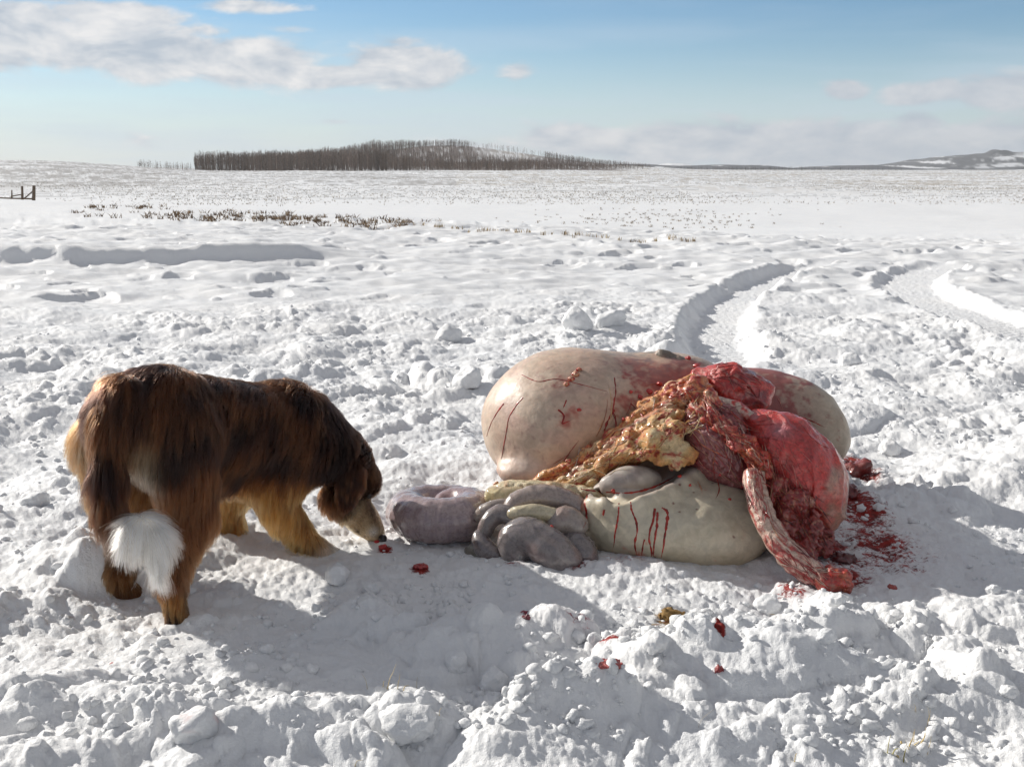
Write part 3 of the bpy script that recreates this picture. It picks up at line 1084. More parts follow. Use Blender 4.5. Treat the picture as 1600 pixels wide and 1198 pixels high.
def c_rumen(V, N):
    n = fbm3(V * 7, 3, 1)
    n2 = fbm3(V * np.array((22, 22, 60)), 3, 2)
    c = np.tile(np.array((.50, .370, .285)), (len(V), 1))
    c = mixc(c, sstep(n, -.1, .6) * .45, (.56, .47, .37))
    c = mixc(c, sstep(-n, 0, .6) * .35, (.44, .29, .24))
    c = mixc(c, sstep(n2, .1, .6) * .22, (.60, .52, .42))
    v = np.abs(fbm3(V * 9 + 4, 2, 5))
    c = mixc(c, (1 - sstep(v, 0, .022)) * .55, (.27, .14, .14))
    c = mixc(c, sstep(fbm3(V * np.array((5, 5, 11)) + 9, 3, 6), .1, .5) * .4, (.47, .29, .245))
    b = fbm3(V * 24, 4, 8, .65)
    for (px, py, d, r, s) in ((1040, 590, 3.45, .13, 1.0), (1085, 640, 3.4, .13, 1.1), (985, 640, 3.33, .07, .8), (890, 655, 3.30, .045, .75), (1010, 600, 3.42, .07, .75), (960, 690, 3.3, .05, .7), (880, 600, 3.38, .05, .45), (1080, 600, 3.42, .16, 1.15), (1000, 575, 3.5, .10, .8), (1000, 660, 3.32, .09, .8)):
        k = band(V, at(px, py, d), r) * s
        c = mixc(c, sstep(k + b * .8 * np.sqrt(k), .35, .8) * .85, (.30, .045, .04))
        c = mixc(c, sstep(k, .1, .8) * .30, (.43, .20, .15))
    k = band(V, at(945, 715, 3.3), .11)
    c = mixc(c, k * .75, (.70, .33, .12))
    k = band(V, at(830, 735, 3.31), .07)
    c = mixc(c, k * .5, (.66, .55, .50))  # whitish-pink patch paints the bright lit spot on the lower left fold
    k = band(V, at(1010, 562, 3.6), .12) * sstep(b, -.2, .3)
    c = mixc(c, k * .8, (.24, .23, .21))
    return c


organ('stomach_sac', f_rumen, [rc - (.32, .29, .26), rc + (.32, .29, .26), rc2 + (.26, .25, .24), rc2 - (.26, .25, .24), rc3 - (0, .1, .06)], .02, .0085, M_SAC, c_rumen,
      lambda P: .006 * fbm3(P * 6, 2, 21) + .0012 * fbm3(P * 30, 2, 22), 'bloated tan stomach sac, the largest of the heap')

# dark flap of hide on the very top
fl = [at(1000, 572, 3.62), at(1035, 556, 3.6), at(1062, 566, 3.58), at(1095, 582, 3.56)]
organ('hide_flap', lambda P: chain(P, fl, (.010, .020, .018, .010), .02), fl, .05, .005, M_SAC, lambda V, N: mixc(np.tile((.19, .16, .13), (len(V), 1)), sstep(fbm3(V * 30, 3, 3), 0, .5), (.34, .25, .2)),
      lambda P: .006 * fbm3(P * 40, 3, 31), 'dark grey flap on top of the heap')

# far right bag
fb = [at(1120, 628, 3.78), at(1190, 640, 3.76), at(1250, 655, 3.72), at(1288, 690, 3.62)]


def c_far(V, N):
    n = fbm3(V * 10, 3, 41)
    b = fbm3(V * 26, 4, 42, .65)
    c = mixc(np.tile((.42, .34, .26), (len(V), 1)), sstep(n, -.2, .5) * .5, (.50, .43, .33))
    x = proj(V)[0]
    k = 1 - sstep(x, 1205, 1310)
    c = mixc(c, sstep(k + b * .6, .45, .85) * .85, (.22, .035, .035))
    c = mixc(c, k * .4, (.34, .13, .12))
    v = np.abs(fbm3(V * 14, 3, 45))
    return mixc(c, (1 - sstep(v, 0, .03)) * .55, (.25, .05, .05))


organ('stomach_sac', lambda P: chain(P, fb, (.11, .128, .115, .082), .05, 9), fb, .15, .0075, M_SAC, c_far, lambda P: .004 * fbm3(P * 14, 3, 43), 'greyish bag at the far right of the heap')

# front sac with folds
b1, b2, b3, b4 = at(1056, 810, 3.12), at(1085, 792, 3.26), at(962, 806, 3.11), at(1118, 824, 3.09)


def f_front0(P):
    d = ell(P, b1, (.262, .225, .124))
    d = smin(d, ell(P, b2, (.16, .15, .150)), .08)
    d = smin(d, ell(P, b3, (.108, .13, .105)), .07)
    return smin(d, ell(P, b4, (.160, .18, .112)), .06)


def surf(f, px, py, push=0.0):
    """first point of a shape met along the line of sight through a photo pixel, pushed outward"""
    d = ray(px, py)
    d /= np.linalg.norm(d)
    t = 2.0
    for _ in range(60):
        t += float(f((np.array((0, 0, EYE)) + d * t)[None])[0]) * .8
        if t > 4:
            break
    return np.array((0, 0, EYE)) + d * (min(t, 3.6) - push)


ridge = [surf(f_front0, *q) for q in ((908, 806), (925, 786), (965, 788), (1012, 784), (1052, 766), (1086, 744), (1100, 738))]
groove = [surf(f_front0, *q, .006) for q in ((900, 776), (950, 773), (1005, 770), (1042, 755), (1066, 736))]


def f_front(P):
    d = smin(f_front0(P), chain(P, ridge, (.010, .020, .022, .022, .022, .022, .014), .02, 12), .035)
    return smax(d, -chain(P, groove, (.012, .020, .022, .018, .010), .02, 10), .022)


def c_front(V, N):
    n = fbm3(V * 8, 3, 51)
    b = fbm3(V * 30, 4, 52, .65)
    c = np.tile(np.array((.49, .43, .325)), (len(V), 1))
    c = mixc(c, sstep(n, -.1, .6) * .55, (.55, .50, .40))
    c = mixc(c, sstep(-n, .0, .6) * .5, (.36, .34, .26))
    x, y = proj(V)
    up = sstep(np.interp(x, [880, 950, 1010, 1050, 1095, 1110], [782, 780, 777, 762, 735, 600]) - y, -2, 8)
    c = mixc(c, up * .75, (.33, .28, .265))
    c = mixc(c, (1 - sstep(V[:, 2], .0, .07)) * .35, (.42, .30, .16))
    sp = _u(_hash(*np.floor(V * 160).T, seed=3))
    c = mixc(c, (sp > .9975) * .9, DARKRED)
    for px, py, d, r in ((905, 790, 3.05, .035), (1016, 860, 2.99, .07), (990, 870, 2.99, .05), (1110, 745, 3.2, .05)):
        k = band(V, at(px, py, d), r)
        c = mixc(c, sstep(k + b * .5, .4, .9) * .6, (.48, .10, .06))
    return c


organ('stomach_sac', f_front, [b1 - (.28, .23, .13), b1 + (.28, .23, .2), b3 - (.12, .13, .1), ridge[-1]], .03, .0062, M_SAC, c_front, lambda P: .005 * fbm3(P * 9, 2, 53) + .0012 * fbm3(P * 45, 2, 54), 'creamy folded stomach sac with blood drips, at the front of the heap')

# grey pouch lying in the fold
gp = [surf(f_front, 950, 758, -.012), surf(f_front, 985, 752, -.004), surf(f_front, 1020, 750, -.012)]
organ('stomach_fold', lambda P: chain(P, gp, (.026, .036, .026), .03, 7), gp, .08, .0055, M_SAC,
      lambda V, N: mixc(np.tile((.33, .28, .255), (len(V), 1)), sstep(fbm3(V * 16, 3, 57), -.1, .5), (.44, .39, .34)), lambda P: .004 * fbm3(P * 18, 2, 58), 'smooth grey pouch in the fold')


def lumps(P, s, seed):
    """uneven knobbly folds of fat: warped, with big and small knobs in patches"""
    q = P + .016 * np.stack((perlin3(P * 13, seed + 7), perlin3(P * 13, seed + 8), perlin3(P * 13, seed + 9)), 1)
    big = -np.abs(perlin3(q * s * .62, seed)) * 1.25
    m = sstep(perlin3(P * 9, seed + 4), -.25, .3)
    return big - m * (.55 * np.abs(perlin3(q * s * 1.5, seed + 1))) - (1 - m) * .22 * np.abs(perlin3(q * s * 2.6, seed + 2)) - .12 * np.abs(perlin3(P * s * 5, seed + 3)) + .1


def along(V, pts, n=60):
    """arc length and angle round a bent tube, for streaks that run along it"""
    p = spline(pts, n)
    t = np.gradient(p, axis=0)
    t /= np.linalg.norm(t, axis=1)[:, None]
    s_ = np.concatenate(([0], np.cumsum(np.linalg.norm(np.diff(p, axis=0), axis=1))))
    d2 = ((V ** 2).sum(1)[:, None] - 2 * V @ p.T + (p ** 2).sum(1)[None])
    i = np.argmin(d2, 1)
    q = V - p[i]
    a = np.cross(t[i], (0, 0, 1.0))
    a /= np.linalg.norm(a, axis=1)[:, None] + 1e-9
    b = np.cross(a, t[i])
    ang = np.arctan2((q * b).sum(1), (q * a).sum(1))
    return s_[i] + (q * t[i]).sum(1), ang


def streaky(V, pts, fs, fa_, seed, oct=4):
    s_, a = along(V, pts)
    return fbm3(np.stack((s_ * fs, np.cos(a) * fa_, np.sin(a) * fa_), 1), oct, seed, .62)


# orange and yellow bands of fat across the middle
fa = [at(772, 764, 3.26), at(850, 752, 3.24), at(900, 724, 3.24), at(950, 690, 3.24), at(1000, 655, 3.27), at(1050, 622, 3.32), at(1092, 600, 3.38)]


def c_fat(base, redk, seed, path=None):
    def g(V, N):
        n = fbm3(V * 14, 3, seed)
        b = fbm3(V * 34, 4, seed + 1, .65) if path is None else .65 * streaky(V, path, 16, 2.6, seed + 1) + .5 * fbm3(V * 60, 3, seed + 2)
        cav = lumps(V, 26, seed + 5)
        c = mixc(np.tile(base, (len(V), 1)), sstep(n, -.3, .5) * .55, ORANGE)
        c = mixc(c, sstep(-n, -.05, .5) * .45, CREAM)
        c = mixc(c, sstep(b + redk, .1, .55) * .9, RED)
        return mixc(c, sstep(b, .35, .6) * .5, DARKRED)
    return g


organ('fat_band', lambda P: chain(P, fa, (.010, .014, .018, .024, .030, .040, .034), .03, 14), fa, .08, .0042, M_FAT, c_fat((.64, .34, .12), .10, 61, fa), lambda P: .022 * (lumps(P, 30, 62) + .42) + .004 * fbm3(P * 75, 2, 64), 'orange band of fat streaked with red')
fy = [at(862, 762, 3.20), at(920, 744, 3.18), at(965, 718, 3.17), at(1010, 690, 3.17), at(1048, 668, 3.19)]
fy2 = [at(1002, 716, 3.10), at(1022, 690, 3.10), at(1050, 680, 3.12), at(1066, 712, 3.10), at(1030, 722, 3.08)]
organ('fat_band', lambda P: smin(chain(P, fy, (.012, .026, .034, .044, .05), .03, 12), chain(P, fy2, (.020, .030, .034, .030, .024), .02), .03), fy + fy2, .08, .0045, M_FAT, c_fat((.58, .37, .14), .0, 71, fy),
      lambda P: .030 * (lumps(P, 26, 72) + .40) + .004 * fbm3(P * 70, 2, 74), 'knobbly yellow band of fat')
# sheet of fat and film torn open between the two bands
fs = [at(880, 752, 3.22), at(930, 722, 3.21), at(975, 690, 3.22), at(1020, 660, 3.24), at(1062, 640, 3.26)]
organ('fat_membrane', lambda P: chain(P, fs, (.012, .020, .026, .032, .034), .02, 12), fs, .06, .0045, M_FAT, c_fat((.60, .40, .26), .02, 77, fs), lambda P: .016 * (lumps(P, 34, 78) + .4) + .004 * fbm3(P * 80, 2, 79), 'torn orange film between the fat bands')
# thin shelf of pale fat over the grey loops
sh = [at(770, 768, 3.20), at(800, 766, 3.17), at(850, 764, 3.15), at(905, 770, 3.13), at(945, 778, 3.11)]
organ('fat_membrane', lambda P: chain(P, sh, (.018, .026, .022, .020, .012), .02, 10), sh, .05, .0045, M_FAT,
      lambda V, N: mixc(np.tile((.62, .52, .33), (len(V), 1)), sstep(fbm3(V * 30, 3, 75), 0, .5) * .6, (.60, .33, .16)), lambda P: .006 * fbm3(P * 30, 3, 76))
# red crumbled fat at the crown
cr = [at(1060, 618, 3.24), at(1090, 612, 3.22), at(1105, 640, 3.17), at(1095, 655, 3.16)]
organ('torn_tissue', lambda P: chain(P, cr, (.032, .040, .038, .03), .02), cr, .08, .0042, M_FLESH, c_fat((.50, .18, .07), .16, 81), lambda P: .026 * (lumps(P, 34, 82) + .4) + .006 * fbm3(P * 80, 2, 83), 'red crumbling tissue at the crown of the heap')

# wrinkled purple wall
pu = [at(1110, 665, 3.20), at(1125, 700, 3.18), at(1150, 735, 3.15)]


def wr(P):
    q = P + .012 * np.stack((perlin3(P * 14, 1), perlin3(P * 14, 2), perlin3(P * 14, 3)), 1)
    q = q + .02 * np.stack((perlin3(P * 9, 11), perlin3(P * 9, 12), perlin3(P * 9, 13)), 1)
    return .0052 * np.abs(np.sin(q[:, 2] * 120 - q[:, 0] * 80)) * (.4 + perlin3(P * 12, 14)) + .007 * lumps(P, 60, 15)


organ('wrinkled_stomach', lambda P: chain(P, pu, (.085, .095, .075), .04, 6), pu, .12, .0042, M_FLESH,
      lambda V, N: mixc(mixc(np.tile((.24, .07, .07), (len(V), 1)), sstep(fbm3(V * 40, 3, 91), -.1, .5) * .7, (.36, .16, .145)), sstep(fbm3(V * 22, 3, 92), .1, .5), (.22, .03, .035)), wr, 'wrinkled purple stomach wall')

# crown of red membrane and pale stalk
tm = [at(1100, 600, 3.45), at(1140, 606, 3.42), at(1180, 616, 3.42)]
organ('red_membrane', lambda P: chain(P, tm, (.055, .075, .06), .03), tm, .1, .005, M_FLESH,
      lambda V, N: mixc(mixc(np.tile((.46, .030, .022), (len(V), 1)), sstep(fbm3(V * 18, 3, 95), 0, .5), (.22, .018, .022)), sstep(fbm3(V * 45, 3, 96), .2, .5) * .6, (.50, .22, .17)),
      lambda P: .010 * fbm3(P * 20, 3, 97) + .004 * np.abs(perlin3(P * 50, 98)), 'dark red membrane behind the crown')
st = [at(1092, 612, 3.22), at(1120, 632, 3.20), at(1150, 640, 3.20), at(1172, 652, 3.17)]
organ('pale_tube', lambda P: chain(P, st, (.018, .024, .026, .018), .01, 7), st, .04, .004, M_FLESH,
      lambda V, N: mixc(np.tile((.56, .42, .34), (len(V), 1)), sstep(fbm3(V * 30, 3, 99), -.05, .3), RED), lambda P: .004 * fbm3(P * 40, 2, 100), 'pale bloody tube end at the crown')

# red rope of flesh going down to the windpipe
rp = [at(1085, 636, 3.16), at(1118, 656, 3.115), at(1150, 684, 3.075), at(1182, 714, 3.04), at(1204, 742, 3.02)]
organ('flesh_rope', lambda P: chain(P, rp, (.022, .022, .022, .024, .018), .02, 12), rp, .06, .004, M_FLESH, c_fat((.46, .09, .04), .42, 105, rp), lambda P: .018 * (lumps(P, 40, 106) + .4) + .005 * fbm3(P * 85, 2, 107), 'rope of bright red flesh')

# red sac on the right
rs = [at(1192, 668, 3.17), at(1228, 700, 3.12), at(1262, 752, 3.08), at(1284, 800, 3.06)]


def c_red(V, N):
    n = fbm3(V * np.array((14, 14, 14)), 3, 111)
    fib = fbm3(V @ np.array(((90, 10, 8), (10, 90, 8), (30, 30, 14))), 3, 112)
    c = mixc(np.tile((.48, .034, .026), (len(V), 1)), sstep(n, -.1, .5) * .6, (.24, .016, .02))
    c = mixc(c, sstep(fib, .0, .55) * .28, (.50, .14, .12))
    x, y = proj(V)
    k = sstep(x + .25 * (y - 740) + 30 * n, 1290, 1335)
    c = mixc(c, k * .85, (.38, .26, .18))
    return mixc(c, band(V, at(1218, 668, 3.05), .03) * .6, (.22, .18, .22))


organ('red_sac', lambda P: smin(chain(P, rs, (.055, .088, .098, .06), .04, 8), ell(P, at(1282, 765, 3.14), (.062, .09, .13)), .04), rs, .15, .005, M_FLESH, c_red,
      lambda P: .008 * fbm3(P * 11, 3, 113) - .007 * np.maximum(.12 - np.abs(perlin3(P * np.array((9, 9, 5)), 115)), 0) / .12 + .0018 * fbm3(P * 60, 2, 114), 'smooth bright red sac at the right of the heap')

# torn dark meat under it
ms = [(1215, 765, 3.02, .05), (1235, 795, 2.98, .052), (1262, 830, 2.97, .05), (1285, 845, 3.0, .045), (1250, 858, 2.94, .03), (1225, 825, 2.95, .035)]
mp = [at(*m[:3]) for m in ms]


def f_meat(P):
    d = None
    for q, m in zip(mp, ms):
        e = np.linalg.norm(P - q, axis=1) - m[3]
        d = e if d is None else smin(d, e, .03)
    return d


organ('torn_meat', f_meat, mp, .08, .0042, M_FLESH,
      lambda V, N: mixc(mixc(np.tile((.22, .016, .014), (len(V), 1)), sstep(fbm3(V * 40, 3, 121), 0, .4), (.28, .035, .025)), sstep(fbm3(V * 55, 3, 122), .22, .45) * .7, (.42, .18, .10)),
      lambda P: .034 * (lumps(P, 22, 123) + .42) + .010 * fbm3(P * 60, 3, 124), 'ragged dark red meat at the lower right')

# windpipe and gullet running down to the snow
wp = [at(1174, 742, 2.98), at(1178, 772, 2.93), at(1192, 812, 2.87), at(1216, 850, 2.82), at(1250, 882, 2.78), at(1288, 905, 2.75)]
wp2 = [p + np.array((.028, .03, -.012)) for p in wp]


def c_wind(V, N):
    b = streaky(V, wp, 9, 2.4, 131) * .9 + .25 * fbm3(V * 55, 3, 134)
    f = fbm3(V * np.array((50, 50, 12)), 3, 132)
    c = mixc(np.tile((.58, .43, .34), (len(V), 1)), sstep(f, -.1, .4) * .5, (.46, .27, .22))
    c = mixc(c, sstep(b + .06, .0, .32) * .92, (.36, .028, .022))
    return mixc(c, (1 - sstep(V[:, 2], .05, .16)) * sstep(b, -.35, .1) * .8, (.28, .02, .018))


organ('windpipe', lambda P: smin(chain(P, wp, (.024, .022, .024, .028, .034, .026), .012, 14), chain(P, wp2, (.018, .018, .020, .022, .024, .02), .012, 12), .008), wp + wp2, .05, .004, M_FLESH, c_wind,
      lambda P: .005 * fbm3(P * 26, 3, 133), 'pale windpipe smeared with blood, reaching down to the snow')
we = [at(1285, 906, 2.74), at(1310, 905, 2.74), at(1328, 914, 2.73)]
organ('torn_tissue', lambda P: chain(P, we, (.030, .032, .018), .02), we, .06, .004, M_FLESH, c_fat((.30, .03, .025), .25, 141), lambda P: .020 * (lumps(P, 34, 142) + .4), 'shredded red end of the windpipe')

# coiled gut at the left
cc = np.array((-.213, 3.235, .056))
th = np.radians(np.linspace(-38, 480, 24))
Rr = np.interp(np.degrees(th), [-38, 60, 200, 300, 400, 480], [.128, .110, .106, .112, .055, .014])
cp = [cc + np.array((1.08 * Rr[i] * math.cos(th[i]), Rr[i] * math.sin(th[i]) + .012, np.interp(math.degrees(th[i]), [-38, 60, 300, 400, 480], [-.004, -.008, .006, .020, .012]))) for i in range(len(th))]
cr_ = np.interp(np.degrees(th), [-38, 60, 200, 300, 400, 480], [.048, .054, .064, .070, .048, .028])


def c_coil(V, N):
    n = fbm3(V * 12, 3, 151)
    c = mixc(np.tile((.31, .235, .24), (len(V), 1)), sstep(n, -.2, .5) * .6, (.37, .285, .28))
    q = V - cc
    a = np.arctan2(q[:, 1], q[:, 0])
    fib = 1.3 * fbm3(np.stack((a * 26, np.linalg.norm(q, axis=1) * 14, q[:, 2] * 14), 1), 3, 152)
    c = mixc(c, sstep(fib, .0, .55) * .45, (.20, .14, .165))
    c = mixc(c, sstep(-fib, .1, .6) * .20, (.42, .34, .33))
    c = mixc(c, band(V, cc + (.01, .0, .03), .05) * .55, (.25, .12, .12))
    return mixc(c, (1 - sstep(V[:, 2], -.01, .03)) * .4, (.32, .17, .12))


organ('coiled_gut', lambda P: chain(P, cp, cr_, .006), cp, .08, .005, M_GUT, c_coil, lambda P: .0035 * fbm3(P * 14, 2, 153) + .0006 * np.sin(np.arctan2(P[:, 1] - cc[1], P[:, 0] - cc[0]) * 34 + 3 * fbm3(P * 10, 2, 155)) * sstep(fbm3(P * 9, 2, 156), -.2, .4) + .0012 * fbm3(P * 55, 2, 154), 'mauve coil of gut nearest the dog')

# grey gut loops
LOOPS = [
    ([(797, 806, 3.06), (810, 784, 3.08), (850, 776, 3.09), (892, 786, 3.08), (912, 806, 3.07)], (.026, .031, .036, .033, .026), (.30, .24, .215), 'upper grey-brown gut loop'),
    ([(800, 803, 3.02), (838, 800, 3.01), (872, 807, 3.015)], (.017, .021, .016), (.47, .41, .28), 'thin yellowish gut loop'),
    ([(752, 846, 3.03), (762, 818, 3.04), (780, 802, 3.05), (806, 812, 3.03), (812, 826, 3.03)], (.018, .022, .024, .024, .02), (.19, .162, .156), 'thin gut loop bent behind the fattest one'),
    ([(749, 838, 3.03), (756, 856, 3.0), (776, 868, 2.98)], (.020, .024, .020), (.165, .14, .138), None),
    ([(748, 806, 3.10), (766, 795, 3.09), (786, 790, 3.10), (806, 792, 3.12)], (.018, .019, .019, .018), (.30, .25, .22), None),
    ([(806, 872, 2.955), (804, 844, 2.975), (826, 836, 2.965), (862, 860, 2.925), (884, 876, 2.915)], (.036, .047, .050, .056, .047), (.20, .172, .168), 'fattest grey gut loop, lying in front'),
    ([(868, 822, 3.0), (884, 812, 3.01), (902, 822, 3.0)], (.030, .036, .032), (.27, .225, .20), None),
    ([(893, 842, 2.985), (908, 858, 2.955), (916, 876, 2.945)], (.028, .036, .032), (.165, .14, .138), None),
    ([(770, 774, 3.16), (795, 777, 3.14), (822, 772, 3.15)], (.026, .026, .022), (.52, .43, .24), 'yellowish gut pouch'),
    ([(815, 812, 3.01), (842, 820, 2.985), (858, 836, 2.955), (862, 850, 2.935)], (.010, .012, .012, .008), (.58, .50, .37), 'pale strip of membrane between the loops'),
    ([(738, 862, 3.04), (756, 872, 3.01)], (.022, .022), (.16, .15, .13), None)]
for i, (pp, rr, bc, lab) in enumerate(LOOPS):
    L = [at(*p) for p in pp]

    def c_loop(V, N, bc=bc, i=i):
        n = fbm3(V * 16, 3, 160 + i)
        n2 = fbm3(V * np.array((26, 26, 70)), 3, 190 + i)
        c = mixc(np.tile(bc, (len(V), 1)), sstep(n, -.2, .5) * .5, np.array(bc) * 1.25)
        c = mixc(c, sstep(n2, .1, .6) * .35, np.array(bc) * np.array((.75, .7, .72)))
        vn = np.abs(fbm3(V * 24 + i, 3, 240 + i))
        c = mixc(c, (1 - sstep(vn, 0, .05)) * .35, np.array(bc) * .55)
        return mixc(c, sstep(fbm3(V * 11 + 3, 2, 220 + i), .15, .5) * .3, (.36, .22, .19))
    organ('gut_loop', lambda P: chain(P, L, rr, .012, 11), L, .08, .004, M_GUT, c_loop, lambda P: .0014 * fbm3(P * 20, 2, 230 + i) - .0022 * np.maximum(.10 - np.abs(perlin3(P * 13, 260 + i)), 0) / .10, lab)

# fine detail
# crumbs of flesh sticking to the largest sac, and streaks of blood run down over the sacs
ALLV, ALLQ, nv = [], [], 0
for V, Q in PILE:
    ALLV.append(V)
    ALLQ.append(Q + nv)
    nv += len(V)
ALLV, ALLQ = np.vstack(ALLV), np.vstack(ALLQ)
BV = BVHTree.FromPolygons([tuple(v) for v in ALLV.tolist()], [tuple(q) for q in ALLQ.tolist()])


def on_heap(px, py):
    d = Vector(ray(px, py)).normalized()
    h = BV.ray_cast(Vector((0, 0, EYE)), d, 8)
    return (np.array(h[0]), np.array(h[1])) if h[0] is not None else None


def streak(pts, wid, name='blood_streak', colr=(.40, .03, .02), jit=.8, raise_=.0003):
    n = max(10, int(sum(math.hypot(a[0] - b[0], a[1] - b[1]) for a, b in zip(pts, pts[1:])) / 2.2))
    P2 = spline(pts, n)
    wd = np.interp(np.linspace(0, len(wid) - 1, n), np.arange(len(wid)), wid)
    wd = wd * (1 + jit * np.array([perlin2(np.array([i * .35]), np.array([P2[0, 0]]), 9)[0] for i in range(n)]))
    P2 = P2 + np.stack((1.6 * perlin2(np.arange(n) * .23, np.full(n, P2[0, 0]), 5), 0 * P2[:, 0]), 1)
    wd = wd * sstep(np.arange(n)[::-1] / n, -.02, .25) * .75
    C, N = [], []
    for p in P2:
        h = on_heap(*p)
        if h:
            C.append(h[0])
            N.append(h[1] if h[1] @ (np.array((0, 0, EYE)) - h[0]) > 0 else -h[1])
    if len(C) < 4:
        return
    C, N = np.array(C), np.array(N)
    wd = wd[:len(C)]
    k = 2
    C[k:-k] = sum(C[i:len(C) - 2 * k + i] for i in range(2 * k + 1)) / (2 * k + 1)
    T = np.gradient(C, axis=0)
    T /= np.linalg.norm(T, axis=1)[:, None] + 1e-9
    S = np.cross(T, N)
    S /= np.linalg.norm(S, axis=1)[:, None] + 1e-9
    hw = wd * C[:, 1] / F * .5
    V = []
    for o, hgt in ((-1.0, -.0006), (-.6, .0005), (0, .0009), (.6, .0005), (1.0, -.0006)):
        V.append(C + S * (o * hw)[:, None] + N * (hgt + raise_))
    V = np.stack(V, 1).reshape(-1, 3)
    m = len(C)
    Q = [(i * 5 + j, i * 5 + j + 1, i * 5 + j + 6, i * 5 + j + 5) for i in range(m - 1) for j in range(4)]
    kk = .7 + .5 * fbm3(V * 60, 2, 3)
    return mesh_np(name, V, Q, M_BLOOD, heap, True, np.asarray(colr) * kk[:, None])


for pts, wid in [
        ([(787, 630), (776, 645), (766, 665), (760, 682)], (7, 4, 3, 2)), ([(817, 621), (806, 634), (796, 650), (792, 670), (787, 695), (784, 717)], (6, 5, 3, 3, 3, 4)),
        ([(967, 786), (966, 805), (962, 830), (957, 862)], (4, 4, 5, 4)), ([(985, 784), (988, 800), (996, 822), (992, 850), (996, 872)], (4, 4, 5, 6, 5)),
        ([(1023, 794), (1020, 815), (1014, 838), (1018, 862), (1016, 888)], (7, 6, 5, 6, 5)), ([(1027, 800), (1026, 825), (1022, 850), (1020, 880)], (6, 6, 5, 4)),
        ([(1034, 793), (1043, 800), (1041, 822), (1037, 850), (1031, 884)], (5, 7, 7, 6, 4)), ([(1007, 842), (1003, 860), (1005, 880)], (4, 4, 4)),
        ([(908, 764), (940, 768), (980, 770), (1012, 764), (1040, 752), (1060, 740)], (4, 6, 5, 5, 4, 3)), ([(918, 772), (914, 788), (917, 805), (912, 824)], (4, 7, 10, 5)), ([(944, 796), (942, 806)], (7, 4)),
        ([(815, 585), (840, 596), (870, 592), (905, 600), (950, 612)], (2, 2.5, 2.5, 2, 2)), ([(960, 590), (962, 615), (958, 640), (963, 668), (950, 690)], (3, 3, 4, 5, 5)),
        ([(960, 640), (948, 660), (944, 680)], (4, 5, 4)), ([(872, 640), (882, 650), (878, 662), (895, 655)], (4, 5, 4, 3)), ([(885, 625), (880, 638)], (4, 3)),
        ([(985, 630), (1000, 645), (1010, 660)], (5, 4, 3)), ([(1235, 645), (1262, 655), (1290, 668)], (3, 3, 2)), ([(1255, 668), (1275, 690), (1295, 700)], (3, 2.5, 2)),
        ([(1120, 748), (1124, 765), (1118, 780)], (3, 3, 2)), ([(1165, 655), (1172, 690), (1190, 720)], (5, 5, 4)), ([(1090, 590), (1130, 585), (1165, 600), (1185, 625)], (7, 8, 6, 5))]:
    streak(pts, wid)

CRUMBS = [(885, 600, 6), (892, 592, 6), (899, 585, 7), (905, 578, 5), (888, 720, 5), (880, 728, 5), (892, 732, 4), (958, 766, 4), (1062, 745, 4), (1078, 758, 3), (1125, 742, 3), (1160, 760, 3), (862, 822, 3), (1000, 620, 5), (1015, 612, 6), (1030, 600, 6), (985, 612, 4), (1140, 780, 3), (975, 655, 4), (905, 640, 4), (1075, 560, 5), (1088, 572, 7)]
for i, (px, py, r) in enumerate(CRUMBS):
    h = on_heap(px, py)
    if not h:
        continue
    rr = r * h[0][1] / F * .9
    c0 = h[0] + h[1] * rr * .15
    V, Q = nets(lambda P: np.linalg.norm((P - c0) * (1, 1, 1.3), axis=1) - rr, c0 - rr * 1.6, c0 + rr * 1.6, rr / 3.2, lambda P: rr * .5 * fbm3(P / rr * .9, 2, i))
    base = (.50, .26, .14) if i < 7 else RED
    mesh_np('flesh_crumb', V, Q, M_FLESH, heap, True, mixc(np.tile(base, (len(V), 1)), sstep(fbm3(V * 120, 2, i), -.1, .3), RED))


# torn strands and films hanging together over the crown, the fat and the windpipe
def strands(name, corridor, n, colours, seed, length=(14, 60), rad=(.6, 2.2), spread=14, label=None):
    r = np.random.default_rng(seed)
    path = spline(corridor, 80)
    bag = Bag()
    for _ in range(n):
        i = r.integers(0, 70)
        d = path[min(i + 6, 79)] - path[i]
        d = d / (np.linalg.norm(d) + 1e-6)
        a = math.atan2(d[1], d[0]) + r.normal(0, .35)
        L = r.uniform(*length)
        p0 = path[i] + r.normal(0, spread, 2) * np.array((1, .8))
        m = 9
        u = np.linspace(0, 1, m)
        bend = r.normal(0, .25)
        px = p0[0] + L * u * math.cos(a) - bend * L * u * u * math.sin(a)
        py = p0[1] + L * u * math.sin(a) + bend * L * u * u * math.cos(a)
        pts = []
        for x, y in zip(px, py):
            h = on_heap(x, y)
            if h:
                pts.append(h[0] + h[1] * (.0015 if h[1] @ (np.array((0, 0, EYE)) - h[0]) > 0 else -.0015))
        if len(pts) < 5:
            continue
        pts = np.array(pts)
        step = np.linalg.norm(np.diff(pts, axis=0), axis=1)
        if step.max() > .05:
            continue
        pts[1:-1] = (pts[:-2] + pts[1:-1] * 2 + pts[2:]) / 4
        R_ = r.uniform(*rad) / 1000 * np.sin(np.linspace(.25, math.pi - .15, len(pts))) * (1 + .4 * r.normal(0, 1, len(pts)).clip(-1, 1))
        V, Q = tube(pts, np.maximum(R_, .0003), 6, .7)
        c = np.array(colours[r.integers(len(colours))]) * r.uniform(.7, 1.15)
        bag.add(V, Q, c)
    o = bag.build(name, M_FLESH, heap)
    o['kind'] = 'stuff'
    if label:
        o['label'] = label


